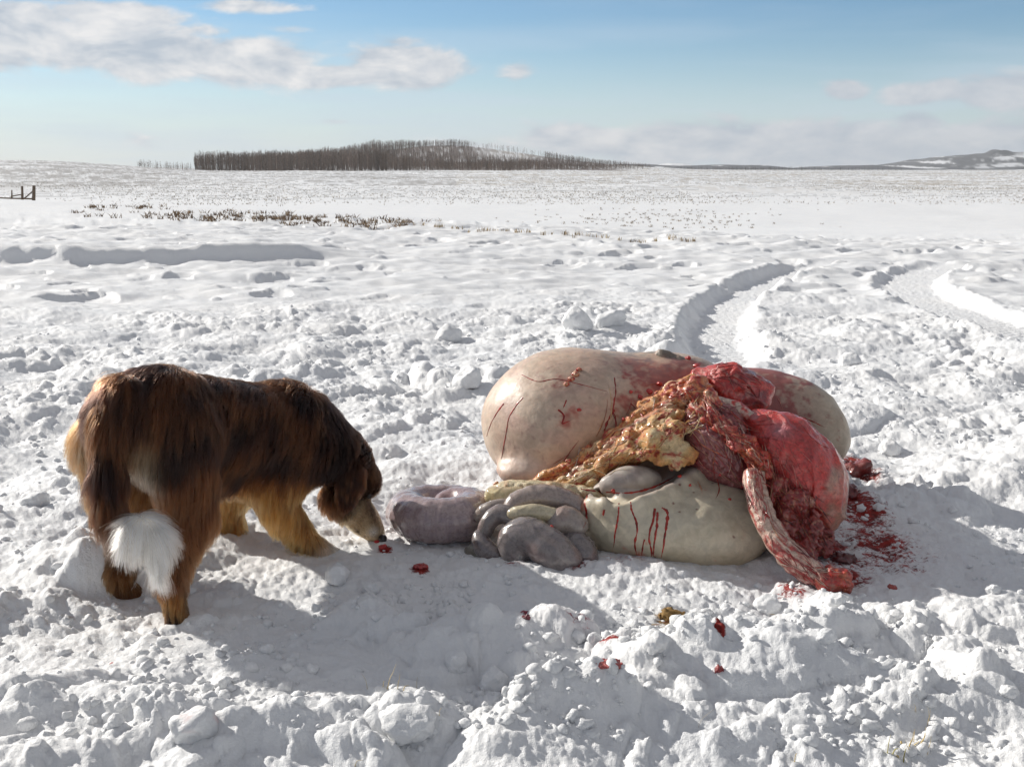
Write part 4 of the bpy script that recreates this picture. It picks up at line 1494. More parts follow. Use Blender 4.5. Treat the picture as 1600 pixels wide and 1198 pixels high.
strands('tissue_strands', [(860, 752), (910, 722), (960, 685), (1010, 645), (1060, 610), (1095, 600)], 120, [(.62, .30, .12), (.60, .40, .20), (.36, .05, .03), (.58, .44, .34), (.40, .10, .05)], 71, label='torn orange and red strands on the fat')
strands('tissue_strands', [(900, 756), (960, 730), (1010, 700), (1060, 670), (1080, 650)], 70, [(.60, .42, .18), (.66, .50, .26), (.55, .30, .12), (.36, .05, .03)], 72, label='pale strands on the yellow fat')
strands('tissue_strands', [(1080, 600), (1095, 630), (1130, 665), (1165, 700), (1180, 740)], 150, [(.42, .04, .03), (.30, .02, .018), (.52, .16, .10), (.60, .40, .30), (.16, .012, .014)], 73, spread=16, label='torn red strands at the crown')
strands('tissue_strands', [(1172, 742), (1185, 790), (1212, 845), (1255, 888), (1300, 908)], 70, [(.62, .48, .38), (.40, .03, .025), (.28, .02, .018), (.55, .30, .24)], 74, spread=9, label='fibres along the windpipe')
strands('tissue_strands', [(1195, 735), (1230, 780), (1265, 825), (1290, 850)], 110, [(.22, .02, .018), (.10, .01, .01), (.34, .04, .03), (.40, .18, .09)], 75, spread=20, label='dark shreds of meat')
strands('tissue_strands', [(1095, 590), (1140, 585), (1180, 605), (1200, 640)], 60, [(.34, .03, .028), (.20, .016, .02), (.50, .20, .16)], 76, spread=12, rad=(.5, 1.6), label='thin red films on the crown')

strands('tissue_strands', [(1075, 640), (1100, 670), (1130, 700), (1155, 740)], 70, [(.50, .14, .06), (.40, .03, .022), (.52, .26, .16), (.30, .02, .02)], 77, spread=22, rad=(.6, 2.4), label='orange and red shreds on the wrinkled wall')
strands('tissue_strands', [(1185, 660), (1210, 700), (1240, 760), (1270, 810)], 40, [(.46, .03, .024), (.34, .02, .02), (.52, .16, .13)], 78, spread=16, rad=(.5, 1.6), length=(20, 80), label='red films on the sac')


# ------------------------------------------------------------------ the dog
dog = empty('dog', gnd(360, 900), 'shaggy brown dog with white tail tip, nose to the snow beside the coiled gut', 'dog')
HEAD_DIR = np.array((.574, .819, 0))
LEFT = np.array((-.819, .574, 0))
DN = np.array((0, 0, -1.0))
pel = at(232, 652, 2.74)
sho = at(438, 678, 3.05)
mid = .5 * (pel + sho) + np.array((0, 0, .01))
poll = at(545, 722, 3.15)
skull = at(563, 750, 3.165)
nose = at(589, 836, 3.175)


def hd(*p):
    return at(*p)


# (points, radii, flow vector, hair length, lift)
LIMBS = [
    ('torso', [pel + (0, 0, .0), mid, sho], (.115, .116, .122), -HEAD_DIR * .7 + DN * .75, .052, .35),
    ('rump', [at(205, 660, 2.68), at(255, 640, 2.76)], (.105, .105), DN * 1.0 - HEAD_DIR * .35, .060, .35),
    ('chest', [at(420, 722, 3.06), at(468, 705, 3.10)], (.098, .092), DN * 1.0 - HEAD_DIR * .4, .060, .35),
    ('belly', [at(330, 712, 2.90), at(395, 722, 3.04)], (.085, .08), DN * 1.0 - HEAD_DIR * .3, .060, .3),
    ('neck', [sho + (.02, .03, .02), at(494, 688, 3.11), poll], (.112, .082, .064), (sho - poll) * 1.2 + DN * .45, .052, .5),
    ('skull', [poll, skull], (.060, .062), (poll - nose), .022, .35),
    ('cheek', [at(545, 790, 3.15), at(530, 775, 3.14)], (.042, .05), (poll - nose) * .35 + DN * .8 + np.array((-.03, 0, 0)), .045, .4),
    ('muzzle', [at(556, 796, 3.168), at(573, 817, 3.172), nose], (.050, .037, .022), (poll - nose), .009, .25),
    ('thigh_r', [at(274, 690, 2.72), at(302, 800, 2.70)], (.108, .062), DN * 1.0 - HEAD_DIR * .25, .058, .3),
    ('shank_r', [at(300, 805, 2.70), at(268, 905, 2.58)], (.058, .030), DN * 1.0 - HEAD_DIR * .2, .040, .3),
    ('hock_r', [at(268, 905, 2.58), at(278, 975, 2.553)], (.029, .023), DN * 1.0 - HEAD_DIR * .25, .034, .4),
    ('paw_r', [at(278, 980, 2.552), at(302, 993, 2.55)], (.024, .025), HEAD_DIR * .6 + DN * .6, .012, .3),
    ('thigh_l', [at(182, 690, 2.78), at(205, 800, 2.86)], (.092, .058), DN * 1.0 - HEAD_DIR * .35, .080, .55),
    ('shank_l', [at(205, 805, 2.86), at(186, 890, 2.74)], (.05, .030), DN * 1.0 - HEAD_DIR * .3, .045, .3),
    ('paw_l', [at(186, 895, 2.74), at(190, 918, 2.73), at(208, 928, 2.73)], (.027, .023, .024), DN, .014, .3),
    ('upperarm_r', [at(445, 720, 3.03), at(432, 775, 2.99), at(452, 812, 3.015)], (.085, .055, .036), DN * 1.0 - HEAD_DIR * .3, .050, .3),
    ('forearm_r', [at(452, 812, 3.015), at(482, 848, 3.04), at(505, 862, 3.05)], (.036, .027, .024), DN * .9 - HEAD_DIR * .45, .042, .35),
    ('forepaw_r', [at(505, 864, 3.05), at(528, 868, 3.06)], (.024, .023), HEAD_DIR * .8 + DN * .4, .010, .25),
    ('upperarm_l', [at(385, 730, 3.16), at(355, 785, 3.17), at(360, 820, 3.165)], (.075, .05, .033), DN * 1.0 - HEAD_DIR * .3, .042, .3),
    ('forearm_l', [at(360, 820, 3.165), at(370, 846, 3.16), at(384, 857, 3.155)], (.033, .027, .025), DN * .9 - HEAD_DIR * .3, .030, .3),
    ('forepaw_l', [at(384, 858, 3.155), at(405, 862, 3.15)], (.024, .022), HEAD_DIR * .8 + DN * .4, .010, .25),
    ('tail', [at(190, 612, 2.64), at(170, 690, 2.58), at(168, 765, 2.53), at(180, 812, 2.50), at(208, 830, 2.485)], (.040, .034, .028, .024, .02), None, .075, .35),
    ('tail_tip', [at(200, 826, 2.49), at(222, 822, 2.47), at(240, 836, 2.475), at(244, 862, 2.48)], (.020, .024, .022, .014), DN * 1.0, .092, .22),
]


def f_dog(P):
    d = None
    for (nm, pp, rr, fl, ln, lf) in LIMBS:
        e = chain(P, pp, rr, .02, 6 if len(pp) > 2 else None)
        k = .05 if nm in ('torso', 'rump', 'chest', 'belly', 'neck', 'thigh_r', 'thigh_l', 'upperarm_r', 'upperarm_l') else .022
        d = e if d is None else smin(d, e, k)
    # stop between brow and muzzle, toes
    for b0, ax in ((at(300, 995, 2.547), HEAD_DIR), (at(528, 869, 3.055), HEAD_DIR), (at(405, 863, 3.145), HEAD_DIR)):
        for o in (-.018, -.006, .006, .018):
            d = smin(d, np.linalg.norm(P - (b0 + LEFT * o + ax * .014 * (1 - abs(o) * 20) + DN * .006), axis=1) - .0105, .006)
    return d


lo = np.min([np.min(np.array(l[1]), 0) - max(l[2]) for l in LIMBS], 0) - .03
hi = np.max([np.max(np.array(l[1]), 0) + max(l[2]) for l in LIMBS], 0) + .03
DV, DQ = nets(f_dog, lo, hi, .0085)
DNRM = vnormals(DV, DQ)


def limb_weights(P):
    W_ = []
    for (nm, pp, rr, fl, ln, lf) in LIMBS:
        d = np.maximum(chain(P, pp, rr, .01), -.01)
        W_.append(np.exp(-(d + .01) / .010))
    W_ = np.stack(W_, 1) + 1e-9
    return W_ / W_.sum(1)[:, None]


BLACKBROWN, DBROWN, BROWN, GOLD, CREAMH, WHITEH = [np.array(c) for c in ((.009, .0050, .0042), (.026, .0100, .0058), (.078, .029, .0108), (.36, .150, .040), (.58, .42, .25), (.84, .79, .70))]


DBV = BVHTree.FromPolygons([tuple(v) for v in DV.tolist()], [tuple(q) for q in DQ.tolist()])


def dog_hit(px, py):
    h = DBV.ray_cast(Vector((0, 0, EYE)), Vector(ray(px, py)).normalized(), 8)
    return np.array(h[0]) if h[0] is not None else None


DB_ = np.array((.020, .0085, .0055))
FACE = [(578, 790, .024, .95, DB_), (583, 800, .018, .95, DB_ * 1.5), (587, 812, .015, .9, (.10, .045, .02)), (590, 824, .010, .6, (.14, .07, .035)), (574, 800, .012, .5, (.22, .11, .05)),
        (560, 831, .010, .95, DB_), (556, 827, .007, .8, DB_), (570, 838, .006, .7, DB_ * 2), (580, 844, .005, .7, DB_ * 2), (583, 832, .016, .8, (.78, .72, .65)), (548, 815, .024, .55, (.50, .33, .18)),
        (575, 770, .03, .5, (.06, .026, .012)), (585, 752, .025, .6, (.075, .033, .014))]


def fur_colour(P, Wt):
    idx = {l[0]: i for i, l in enumerate(LIMBS)}
    g = lambda *n: sum(Wt[:, idx[k]] for k in n)
    n1 = fbm3(P * 11, 3, 401)
    n2 = fbm3(P * np.array((50, 50, 9)), 2, 405)
    c = np.tile(DBROWN, (len(P), 1))
    c = mixc(c, sstep(n1 + .6 * n2, -.25, .45) * .85, BROWN)
    c = mixc(c, sstep(-n1, 0, .4) * .7, BLACKBROWN)
    c = mixc(c, g('neck', 'skull') * .6, BLACKBROWN)
    z = P[:, 2]
    GOLD = np.array((.33, .145, .042)) * (.75 + .6 * sstep(n2 + .4 * n1, -.4, .4))[:, None]
    # legs and belly turn golden downwards
    fore = g('upperarm_r', 'upperarm_l', 'forearm_r', 'forearm_l', 'forepaw_r', 'forepaw_l')
    hind = g('thigh_r', 'shank_r', 'hock_r', 'paw_r', 'thigh_l', 'shank_l', 'paw_l')
    c = mixc(c, fore * sstep(.27 - z + .03 * n1, .0, .10), GOLD)
    c = mixc(c, g('belly', 'chest') * sstep(.26 - z + .04 * n1, .0, .08), GOLD * .95)
    c = mixc(c, g('thigh_l', 'shank_l', 'paw_l') * .85, lerp(BROWN, GOLD, .25))
    c = mixc(c, g('thigh_r') * sstep(.40 - z + .06 * n1, 0, .2) * .75, BROWN * 2.3)
    c = mixc(c, g('shank_r') * .75, BROWN * 2.4)
    c = mixc(c, g('hock_r', 'paw_r') * sstep(n1 + .3, 0, .4) * .7, GOLD * .8)
    c = mixc(c, g('forepaw_r', 'forepaw_l') * .95, WHITEH * .9)
    c = mixc(c, g('muzzle') * .9, CREAMH)
    c = mixc(c, g('muzzle') * band(P, at(552, 806, 3.13), .036) * .9, (.46, .30, .17))
    c = mixc(c, g('muzzle') * band(P, at(566, 812, 3.13), .020) * .5, (.20, .10, .05))
    for (hx, hy, hr, hk, hcol) in FACE:
        h = dog_hit(hx, hy)
        if h is not None:
            c = mixc(c, band(P, h, hr) * hk, hcol)
    c = mixc(c, g('tail_tip'), WHITEH)
    c = mixc(c, g('tail') * sstep(P[:, 2] * -1, -.24, -.20) * .9, BROWN * 1.6)
    # pale breeches beside the tail and below the hip
    c = mixc(c, band(P, at(142, 690, 2.70), .035) * .6, CREAMH * .4)
    c = mixc(c, band(P, at(150, 760, 2.72), .06) * .8, GOLD * .7)
    c = mixc(c, band(P, at(226, 690, 2.62), .028) * .9, CREAMH * .9)
    c = mixc(c, band(P, at(222, 735, 2.62), .035) * .8, (.34, .28, .21))
    return c


DW = limb_weights(DV)
dcol = fur_colour(DV, DW)
M_SKIN = mat_attr('dog_skin', .8, 200, .2, .001, .2)
body = mesh_np('body', DV, DQ, M_SKIN, dog, True, dcol * .8)
body['label'] = 'brown dog body with golden legs and white paws'


def hair_mat():
    m = bpy.data.materials.new('fur')
    m.use_nodes = True
    m.node_tree.nodes.clear()
    t = NT(m.node_tree)
    o = t.n('ShaderNodeOutputMaterial')
    h = t.n('ShaderNodeBsdfHairPrincipled')
    h.parametrization = 'COLOR'
    t.put(h.inputs['Color'], t.n('ShaderNodeAttribute', attribute_name='tint').outputs['Color'])
    h.inputs['Roughness'].default_value = .30
    h.inputs['Radial Roughness'].default_value = .45
    h.inputs['Coat'].default_value = .0
    h.inputs['IOR'].default_value = 1.38
    t.put(o.inputs[0], h.outputs[0])
    return m


M_FUR = hair_mat()


def grow(name, P, N, flow, length, lift, tint, parent, pts=6, rad=.00042, clump=.016, clump_k=.45, wave=.12, label=None, seed=0):
    n = len(P)
    r = np.random.default_rng(seed)
    flow = flow - (flow * N).sum(1)[:, None] * N
    flow /= np.linalg.norm(flow, axis=1)[:, None] + 1e-6
    swirl = np.stack((fbm3(P * 9, 2, seed + 1), fbm3(P * 9, 2, seed + 2), fbm3(P * 9, 2, seed + 3)), 1)
    L = length * r.uniform(.65, 1.12, n) * (1 + .25 * fbm3(P * 14, 2, seed + 6))
    d0 = flow + lift[:, None] * N + .28 * swirl + r.normal(0, .10, (n, 3))
    d0 /= np.linalg.norm(d0, axis=1)[:, None]
    s = np.linspace(0, 1, pts)
    C = P[:, None, :] + L[:, None, None] * (d0[:, None, :] * s[None, :, None] + (DN * .28)[None, None, :] * (s ** 2)[None, :, None] - N[:, None, :] * (.30 * lift)[:, None, None] * (s ** 2)[None, :, None])
    wv = np.stack([perlin3(P * 45 + 7.1 * k, seed + 20 + k) for k in range(3)], 1)
    C += (wave * L)[:, None, None] * wv[:, None, :] * np.sin(s * 3.0)[None, :, None]
    # locks: tips gather towards the mean of the roots sharing a small cell
    jit = .35 * np.stack([perlin3(P * 60, seed + 30 + k) for k in range(3)], 1)
    cell = np.floor(P / clump + jit).astype(np.int64)
    key = (cell[:, 0] * 73856093) ^ (cell[:, 1] * 19349663) ^ (cell[:, 2] * 83492791)
    u, inv = np.unique(key, return_inverse=True)
    cnt = np.bincount(inv)[:, None, None]
    mean = np.zeros((len(u), pts, 3))
    for k in range(pts):
        for j in range(3):
            mean[:, k, j] = np.bincount(inv, C[:, k, j])
    mean /= cnt
    C += (mean[inv] - C) * (clump_k * s ** 1.3)[None, :, None] * r.uniform(.5, 1.2, n)[:, None, None]
    shade = (1 + .95 * (_u(_hash(u, seed=seed + 9)) - .5))[inv] * r.uniform(.8, 1.2, n)
    tint = np.clip(tint * shade[:, None], .004, .9)
    hc = bpy.data.hair_curves.new(name)
    hc.add_curves([pts] * n)
    hc.attributes['position'].data.foreach_set('vector', C.astype(np.float32).ravel())
    ra = hc.attributes.get('radius') or hc.attributes.new('radius', 'FLOAT', 'POINT')
    ra.data.foreach_set('value', np.tile((rad * np.maximum(1 - s, .12) ** .6).astype(np.float32), n))
    ta = hc.attributes.new('tint', 'FLOAT_COLOR', 'CURVE')
    c4 = np.ones((n, 4), np.float32)
    c4[:, :3] = tint
    ta.data.foreach_set('color', c4.ravel())
    hc.materials.append(M_FUR)
    o = bpy.data.objects.new(name, hc)
    COL.objects.link(o)
    o.parent = parent
    o.matrix_parent_inverse = parent.matrix_basis.inverted()
    if label:
        o['label'] = label
    return o


def sample(V, Q, N, n, dens, seed):
    r = np.random.default_rng(seed)
    a = np.linalg.norm(np.cross(V[Q[:, 2]] - V[Q[:, 0]], V[Q[:, 3]] - V[Q[:, 1]]), axis=1) * .5
    a = a * dens[Q].mean(1)
    f = r.choice(len(Q), n, p=a / a.sum())
    u, v = r.random(n), r.random(n)
    w4 = np.stack(((1 - u) * (1 - v), u * (1 - v), u * v, (1 - u) * v), 1)
    P = (V[Q[f]] * w4[:, :, None]).sum(1)
    Nn = (N[Q[f]] * w4[:, :, None]).sum(1)
    return P, Nn / (np.linalg.norm(Nn, axis=1)[:, None] + 1e-9)


ix = {l[0]: i for i, l in enumerate(LIMBS)}
dens = np.ones(len(DV))
for nm, k in (('muzzle', 3.0), ('skull', 2.0), ('cheek', 1.5), ('forepaw_r', 2), ('forepaw_l', 2), ('paw_r', 2), ('tail_tip', 3.0), ('tail', 1.6), ('hock_r', 1.5)):
    dens += DW[:, ix[nm]] * (k - 1)
dens *= 1 - .96 * np.exp(-(np.linalg.norm(DV - (nose + (nose - skull) / np.linalg.norm(nose - skull) * .02), axis=1) / .016) ** 2)
dens *= (DV[:, 2] > .004)
P, N = sample(DV, DQ, DNRM, 150000, dens, 5)
Wt = limb_weights(P)
tl = LIMBS[ix['tail']][1]
flow = np.zeros((len(P), 3))
ln = np.zeros(len(P))
lf = np.zeros(len(P))
for i, (nm, pp, rr, fl, l_, li_) in enumerate(LIMBS):
    if fl is None:
        tp = spline(pp, 30)
        tt = np.gradient(tp, axis=0)
        tt /= np.linalg.norm(tt, axis=1)[:, None]
        near = np.argmin(np.linalg.norm(P[:, None, :] - tp[None, :, :], axis=2), 1)
        fv = tt[near] * .8 + DN * .5
    else:
        fv = np.tile(fl / np.linalg.norm(fl), (len(P), 1))
    flow += Wt[:, i:i + 1] * fv
    ln += Wt[:, i] * l_
    lf += Wt[:, i] * li_
# mane on the crest of the neck stands up; back hair lies flatter
crest_ = np.clip(N[:, 2], 0, 1) * Wt[:, ix['neck']]
lf += crest_ * .9
ln += crest_ * .02
lf -= np.clip(N[:, 2], 0, 1) * (Wt[:, ix['torso']] + Wt[:, ix['rump']]) * .12
tint = fur_colour(P, Wt)
short = ln < .028
grow('fur', P[~short], N[~short], flow[~short], ln[~short], lf[~short], tint[~short], dog, 7, .00045, .017, .68, .14, 'long shaggy brown coat with golden legs and white tail tip', 11)
grow('fur', P[short], N[short], flow[short], ln[short], lf[short], tint[short], dog, 4, .00032, .010, .3, .06, 'short hair of the pale muzzle, head and paws', 13)

# folded ear hanging on the near side of the head
er = [at(556, 734, 3.09), at(550, 750, 3.075), at(543, 768, 3.07), at(538, 782, 3.075)]


def f_ear(P_):
    Q_ = P_.copy()
    c0 = np.mean(er, 0)
    nrm = np.array((.35, -.9, .15))
    nrm /= np.linalg.norm(nrm)
    off = (Q_ - c0) @ nrm
    Q_ = Q_ + np.outer(off, nrm) * 1.4        # flattens the flap along its normal
    return chain(Q_, er, (.022, .028, .022, .010), .02, 8)


EV, EQ = nets(f_ear, np.min(er, 0) - .05, np.max(er, 0) + .05, .004)
EN = vnormals(EV, EQ)
ecol = mixc(np.tile(BLACKBROWN, (len(EV), 1)), sstep(fbm3(EV * 30, 2, 7), -.2, .3) * .8, BROWN)
ear = mesh_np('ear', EV, EQ, M_SKIN, dog, True, ecol)
P, N = sample(EV, EQ, EN, 7000, np.ones(len(EV)), 6)
tint = mixc(np.tile(DBROWN, (len(P), 1)), sstep(fbm3(P * 40, 2, 7), -.2, .3) * .8, BROWN * 1.3)
grow('ear_hair', P, N, np.tile(DN + np.array((-.35, 0, 0)), (len(P), 1)), np.full(len(P), .034), np.full(len(P), .35), tint, ear, 5, .0004, .012, .5, .15, None, 17)

# nose leather, mouth corner, eye, tongue
M_NOSE = mat_attr('nose_leather', .35, 300, .2, .0006, .5, .3)
dm = nose - at(560, 782, 3.168)
dm /= np.linalg.norm(dm)
nc = at(598, 841, 3.150)
V, Q = nets(lambda P_: smin(ell(P_, nc, (.0135, .016, .0125)), ell(P_, nc + np.array((.004, -.012, -.004)), (.007, .006, .006)), .006), nc - .03, nc + .03, .0022)
mesh_np('nose', V, Q, M_NOSE, dog, True, np.tile((.012, .010, .010), (len(V), 1)))
ec = dog_hit(577, 774) + np.array((0, .003, 0))
V, Q = nets(lambda P_: ell(P_, ec, (.010, .010, .010)), ec - .015, ec + .015, .002)
mesh_np('eye', V, Q, M_NOSE, dog, True, np.tile((.02, .010, .006), (len(V), 1)))
tg = [at(589, 847, 3.155), at(595, 853, 3.145), at(598, 858, 3.14)]
V, Q = nets(lambda P_: chain(P_, tg, (.010, .012, .008), .01), np.min(tg, 0) - .02, np.max(tg, 0) + .02, .0025)
mesh_np('tongue', V, Q, M_BLOOD, dog, True, np.tile((.50, .045, .05), (len(V), 1)))


# ------------------------------------------------------------------ loose snow, straw and scraps
def ico(sub=2):
    import bmesh
    bm = bmesh.new()
    bmesh.ops.create_icosphere(bm, subdivisions=sub, radius=1)
    V = np.array([v.co[:] for v in bm.verts])
    T = np.array([[v.index for v in f.verts] for f in bm.faces])
    bm.free()
    return V, T


IV, IT = ico(2)
JV, JT = ico(4)


def lump_shape(V, seed, rough=.33):
    r = np.random.default_rng(seed)
    s = r.uniform(.75, 1.25, 3)
    V = V * s
    # a few planar cuts give broken faces
    for _ in range(4):
        n = r.normal(0, 1, 3)
        n /= np.linalg.norm(n)
        d = V @ n
        V = V - np.outer(np.maximum(d - r.uniform(.55, .9), 0) * .85, n)
    N = V / (np.linalg.norm(V, axis=1)[:, None] + 1e-9)
    return V + N * (rough * .45 * fbm3(V * 1.6 + seed, 3, seed) + rough * .12 * fbm3(V * 6, 2, seed + 1))[:, None]


LUMPS = [  # x, y, radius in photo px, label
    (903, 500, 27, 'large grey-shaded snow ball between the heap and the left tyre track'), (951, 494, 22, 'rounded snow lump right beside the large shaded snow ball'),
    (303, 1122, 46, 'broad flat snow lump with a faint red edge, bottom left'), (192, 1098, 13, 'upper of two small snow balls at the lower left'), (181, 1124, 14, 'lower of two small snow balls at the lower left'),
    (325, 1073, 11, 'small round snow ball alone above the broad flat lump'), (527, 893, 25, 'smooth snow lump in front of the near forepaw of the dog'), (580, 916, 14, 'snow lump right of the smooth one below the dog muzzle'),
    (1024, 1005, 21, 'angular block of snow below the brown droppings'), (1426, 962, 18, 'pointed slab of snow at the right below the blood stain'), (1291, 992, 17, 'angular snow block standing in the shadow right of centre'),
    (1306, 938, 16, 'snow lump touching the torn end of the windpipe'), (1552, 918, 13, 'snow ball right of the blood spatter'), (770, 1056, 27, 'oval pinkish snow lump in the centre foreground'),
    (1202, 943, 24, 'rounded snow lump just below the windpipe'), (712, 1030, 22, 'shaded snow lump left of the red smear'), (638, 1120, 40, 'big rounded snow heap at the bottom centre'),
    (695, 772, 20, 'snow lump behind the coiled gut'), (55, 775, 20, 'snow lump left of the dog rump'), (1575, 1084, 14, 'sunlit snow lump at the lower right edge'),
    (1390, 700, 20, 'snow lump behind the blood at the right of the heap'), (730, 590, 26, 'crumbly snow lump above the left end of the heap'), (700, 520, 22, 'snow lump in the churned snow right of the dog back'), (1330, 560, 22, 'snow lump below the right tyre track')]
for i, (px, py, r, lab) in enumerate(LUMPS):
    g = march(px, py + r * .55, 30)
    R_ = r * g[1] / F
    V = lump_shape(JV, 700 + i, .42)
    V = V * R_ * np.array((1, 1, .82))
    me_c = np.ones((len(V), 3))
    if 'pink' in lab or 'red edge' in lab:
        me_c = mixc(me_c, sstep(fbm3(V / R_ * 1.3, 2, i) - V[:, 2] / R_ * .5, .0, .7) * .6, (.85, .50, .48))
    V = V + g + np.array((0, 0, R_ * .30))
    o = mesh_np('snow_lump', V - g, np.array(JT), M_SNOW, None, True, me_c)
    o.location = g
    tag(o, lab, 'snow lump', 'loose lumps of snow')


def crumb_field(n, fx, rmin, rmax, seed):
    r = np.random.default_rng(seed)
    A = np.array([fx(r) for _ in range(n)])
    z = terrain(A[:, 0].copy(), A[:, 1].copy())
    protos = [lump_shape(IV, 900 + k, .95) for k in range(12)]
    R_ = rmin * (rmax / rmin) ** (r.random(n) ** 2.2)
    a = r.uniform(0, 6.283, n)
    Vs, Ts = [], []
    for i in range(n):
        v = protos[i % 12]
        ca, sa = math.cos(a[i]), math.sin(a[i])
        v = np.column_stack((v[:, 0] * ca - v[:, 1] * sa, v[:, 0] * sa + v[:, 1] * ca, v[:, 2] * .85)) * R_[i]
        Vs.append(v + (A[i, 0], A[i, 1], z[i] + R_[i] * .12))
        Ts.append(IT + i * len(IV))
    return np.vstack(Vs), np.vstack(Ts)


def cspot(r):
    while True:
        Yd = 1.9 * math.exp(r.random() ** 1.25 * math.log(4.2))
        px = r.uniform(-80, 1680)
        X_ = (px - 800) / F * Yd
        k = perlin2(np.array([X_ * 2.2]), np.array([Yd * 2.2]), 15)[0]
        if r.random() > .35 + 1.3 * k:
            continue
        if ((X_ - .35) / .7) ** 2 + ((Yd - 3.35) / .4) ** 2 < 1:
            continue
        return X_, Yd


V, T = crumb_field(2600, cspot, .004, .019, 41)
crumbs = mesh_np('loose_snow', V, T, M_SNOW, None, True, np.ones((len(V), 3)))
tag(crumbs, 'crumbs of loose snow scattered over the churned ground', kind='stuff')

M_STRAW = mat_plain('straw', None, .6, 60, .25)


def blade(px, py, dx, dy, wpx, colr, parent=None, name='blade', curve=.0, seed=0):
    g = march(px, py, 30)
    tip = at(px + dx, py + dy, g[1] + .01 * (seed % 3 - 1))
    mid_ = lerp(g, tip, .55) + np.array((curve, 0, .004))
    w_ = wpx * g[1] / F * .5
    pts = spline([g - np.array((0, 0, .02)), lerp(g, mid_, .5), mid_, tip], 9)
    V, Q = tube(pts, np.linspace(w_, w_ * .25, 9), 4, .4)
    return V, Q, colr


STRAWC, OLIVE, TAN = (.50, .38, .17), (.34, .30, .10), (.56, .46, .27)


def tuft(px, py, bl, label, cat='grass', group=None):
    g = march(px, py, 30)
    root = empty('grass_tuft', g, label, cat, group)
    for k, (x, y, dx, dy, wp, c_, cu) in enumerate(bl):
        V, Q, c_ = blade(x, y, dx * 1.15, dy * 1.3, wp * 1.5, c_, curve=cu, seed=k)
        mesh_np('blade', V, Q, M_STRAW, root, True, np.tile(c_, (len(V), 1)))
    return root


tuft(1420, 1172, [(1386, 1178, 5, -24, 3.2, OLIVE, 0), (1391, 1182, 12, -10, 3.5, OLIVE, .004), (1412, 1170, -3, -10, 5, STRAWC, -.003), (1416, 1176, 10, -26, 4, STRAWC, .004), (1420, 1172, 14, -12, 4.5, TAN, .006), (1427, 1164, 2, -20, 3, STRAWC, 0),
                  (1433, 1172, 12, -22, 3.5, STRAWC, .004), (1440, 1176, 6, -32, 2.5, TAN, 0), (1411, 1190, 4, -16, 5, OLIVE, 0), (1424, 1180, -8, -18, 3, TAN, -.003), (1448, 1180, 6, -24, 2.2, STRAWC, .002), (1406, 1186, -8, -4, 4, STRAWC, 0)],
     'yellow grass tuft poking through the sunlit snow at the bottom right')
tuft(603, 1078, [(603, 1078, 14, -32, 3, TAN, .003), (598, 1076, 3, -10, 2.5, TAN, 0), (620, 1078, 4, -20, 2, STRAWC, .002), (575, 1076, -8, -18, 1.6, TAN, 0), (651, 1075, 1, -14, 1.6, TAN, 0), (628, 1080, 10, -8, 2.2, STRAWC, 0)],
     'few pale straw stalks in the snow below the centre')
tuft(1440, 1110, [(1447, 1140, 6, -26, 1.8, STRAWC, .002), (1432, 1112, -4, -10, 2, TAN, 0), (1452, 1130, -2, -20, 1.6, TAN, 0)], 'thin straw sprigs just above the yellow grass tuft')


def straw(px, py, dx, dy, wp, c_, label):
    V, Q, c_ = blade(px, py, dx, dy, wp, c_)
    g = V.mean(0)
    o = mesh_np('straw', V - g, Q, M_STRAW, None, True, np.tile(c_, (len(V), 1)))
    o.location = g
    return tag(o, label, 'straw')


straw(664, 1150, -16, -36, 6, TAN, 'thick bent straw lying on the snow in the bottom centre')
straw(1086, 1136, 32, -30, 2.0, (.36, .32, .26), 'long thin grey stalk leaning right in the foreground')
straw(686, 1122, 4, -16, 2.5, TAN, 'short upright straw right of the big rounded heap')
straw(1241, 1190, 4, -14, 5, STRAWC, 'stubby straw at the bottom edge right of centre')
straw(552, 1197, 16, -10, 3.5, TAN, 'pale straw lying at the very bottom edge')
straw(798, 862, 22, 20, 1.2, (.20, .15, .10), 'thin dark stalk in front of the fattest gut loop')
straw(1040, 930, 3, -22, 1.6, (.3, .22, .16), 'hair-thin stalk standing before the front stomach')


def scrap(name, px, py, wpx, hpx, base, label, cat, rough=.5, mat=None, seed=0):
    g = march(px, py + hpx * .4, 30)
    R_ = np.array((wpx, wpx * .75, hpx)) * g[1] / F
    c0 = g + np.array((0, 0, R_[2] * .35))
    V, Q = nets(lambda P: ell(P, c0, R_), c0 - R_ * 1.9, c0 + R_ * 1.9, R_.min() / 3.0, lambda P: R_.min() * rough * (fbm3(P / R_.min() * .8, 3, seed) + .3 * perlin3(P / R_.min() * 3, seed + 1)), 1)
    c = mixc(np.tile(base, (len(V), 1)), sstep(fbm3(V / R_.min() * .9, 3, seed + 4), -.1, .4) * .6, np.array(base) * .45)
    o = mesh_np(name, V - g, Q, mat or M_FLESH, None, True, c)
    o.location = g
    return tag(o, label, cat)


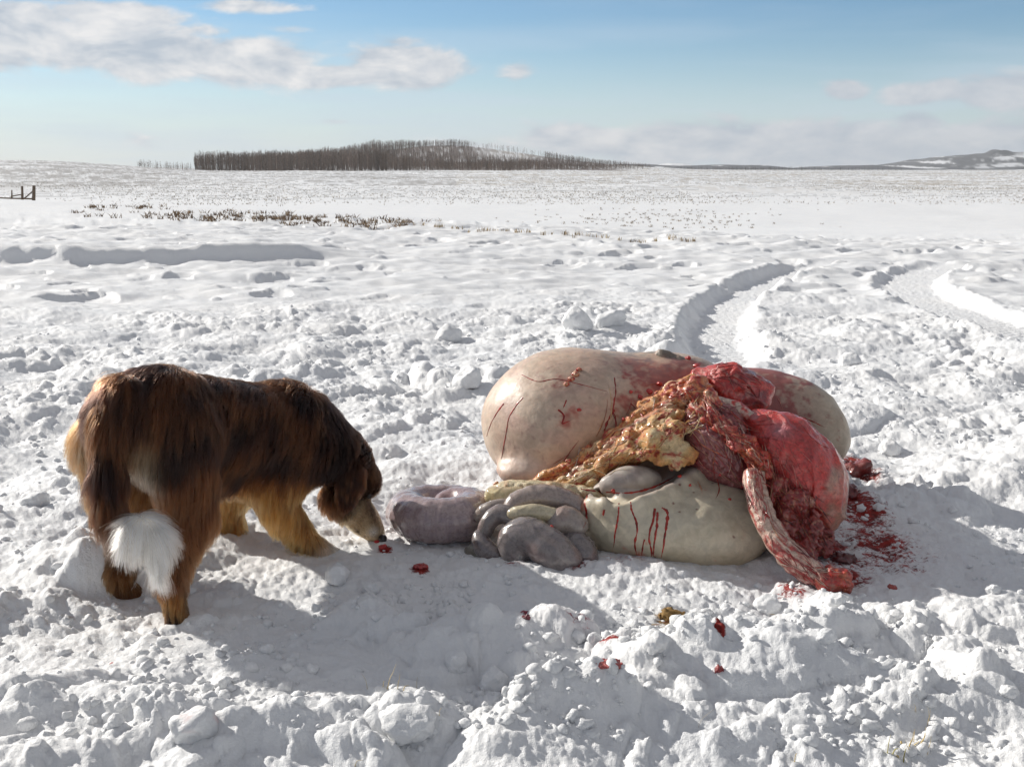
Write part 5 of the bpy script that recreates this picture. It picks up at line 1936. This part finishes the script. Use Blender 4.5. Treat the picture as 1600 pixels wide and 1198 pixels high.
M_DUNG = mat_attr('dung', .85, 200, .4, .002, .2)
scrap('droppings', 1050, 964, 21, 8, (.32, .20, .08), 'brown clump of droppings on the trodden snow in front', 'droppings', .9, M_DUNG, 3)
scrap('meat_scrap', 1122, 1052, 8, 8, (.26, .02, .02), 'small dark red scrap upright in the foreground snow', 'meat scrap', .7, None, 7)
scrap('meat_scrap', 952, 1042, 24, 6, (.42, .07, .06), 'long red smear of flesh in the snow, centre foreground', 'meat scrap', .8, None, 9)
scrap('meat_scrap', 657, 887, 12, 4, (.46, .04, .04), 'bright red scrap on the snow right of the dog muzzle', 'meat scrap', .8, None, 11)
scrap('meat_scrap', 598, 856, 7, 4, (.50, .03, .03), 'tiny bright red scrap under the dog nose', 'meat scrap', .6, None, 12)
scrap('meat_scrap', 1340, 732, 22, 15, (.22, .03, .025), 'lump of red flesh on the snow behind the red sac', 'meat scrap', .8, None, 13)
scrap('meat_scrap', 1325, 770, 16, 12, (.16, .015, .015), 'dark red scrap at the right foot of the red sac', 'meat scrap', .8, None, 15)
scrap('meat_scrap', 1318, 872, 20, 9, (.10, .01, .01), 'black-red clot between the windpipe and the blood stain', 'meat scrap', .8, None, 17)
scrap('meat_scrap', 1393, 918, 7, 5, (.36, .05, .04), 'small pink crumb right of the torn windpipe end', 'meat scrap', .7, None, 19)
scrap('meat_scrap', 822, 966, 8, 4, (.18, .02, .03), 'small dark clot on the snow below the gut loops', 'meat scrap', .7, None, 21)


def chaff():
    r = np.random.default_rng(51)
    bag = Bag()
    pp = [(r.normal(1118, 34), r.normal(971, 5)) if r.random() < .6 else (r.normal(1052, 22), r.normal(965, 8)) for _ in range(150)]
    G = np.array([gnd(*q, .02) for q in pp])
    G[:, 2] = terrain(G[:, 0].copy(), G[:, 1].copy()) + .003
    for g in G:
        a = r.uniform(-.5, .5) + (math.pi if r.random() < .5 else 0)
        L = r.uniform(.006, .022)
        d = np.array((math.cos(a), math.sin(a) * .8, r.uniform(-.1, .25))) * L
        V, Q = tube([g + (0, 0, .001), g + d * .5 + (0, 0, .0015), g + d + (0, 0, .001)], (.0012, .0014, .0008), 4, .5)
        bag.add(V, Q, np.array(((.34, .22, .10), (.42, .30, .15), (.24, .13, .06), (.30, .10, .06))[r.integers(4)]) * r.uniform(.7, 1.1))
    o = bag.build('chaff', M_STRAW)
    tag(o, 'flat scatter of brown chaff on the trodden snow beside the droppings', kind='stuff')


chaff()
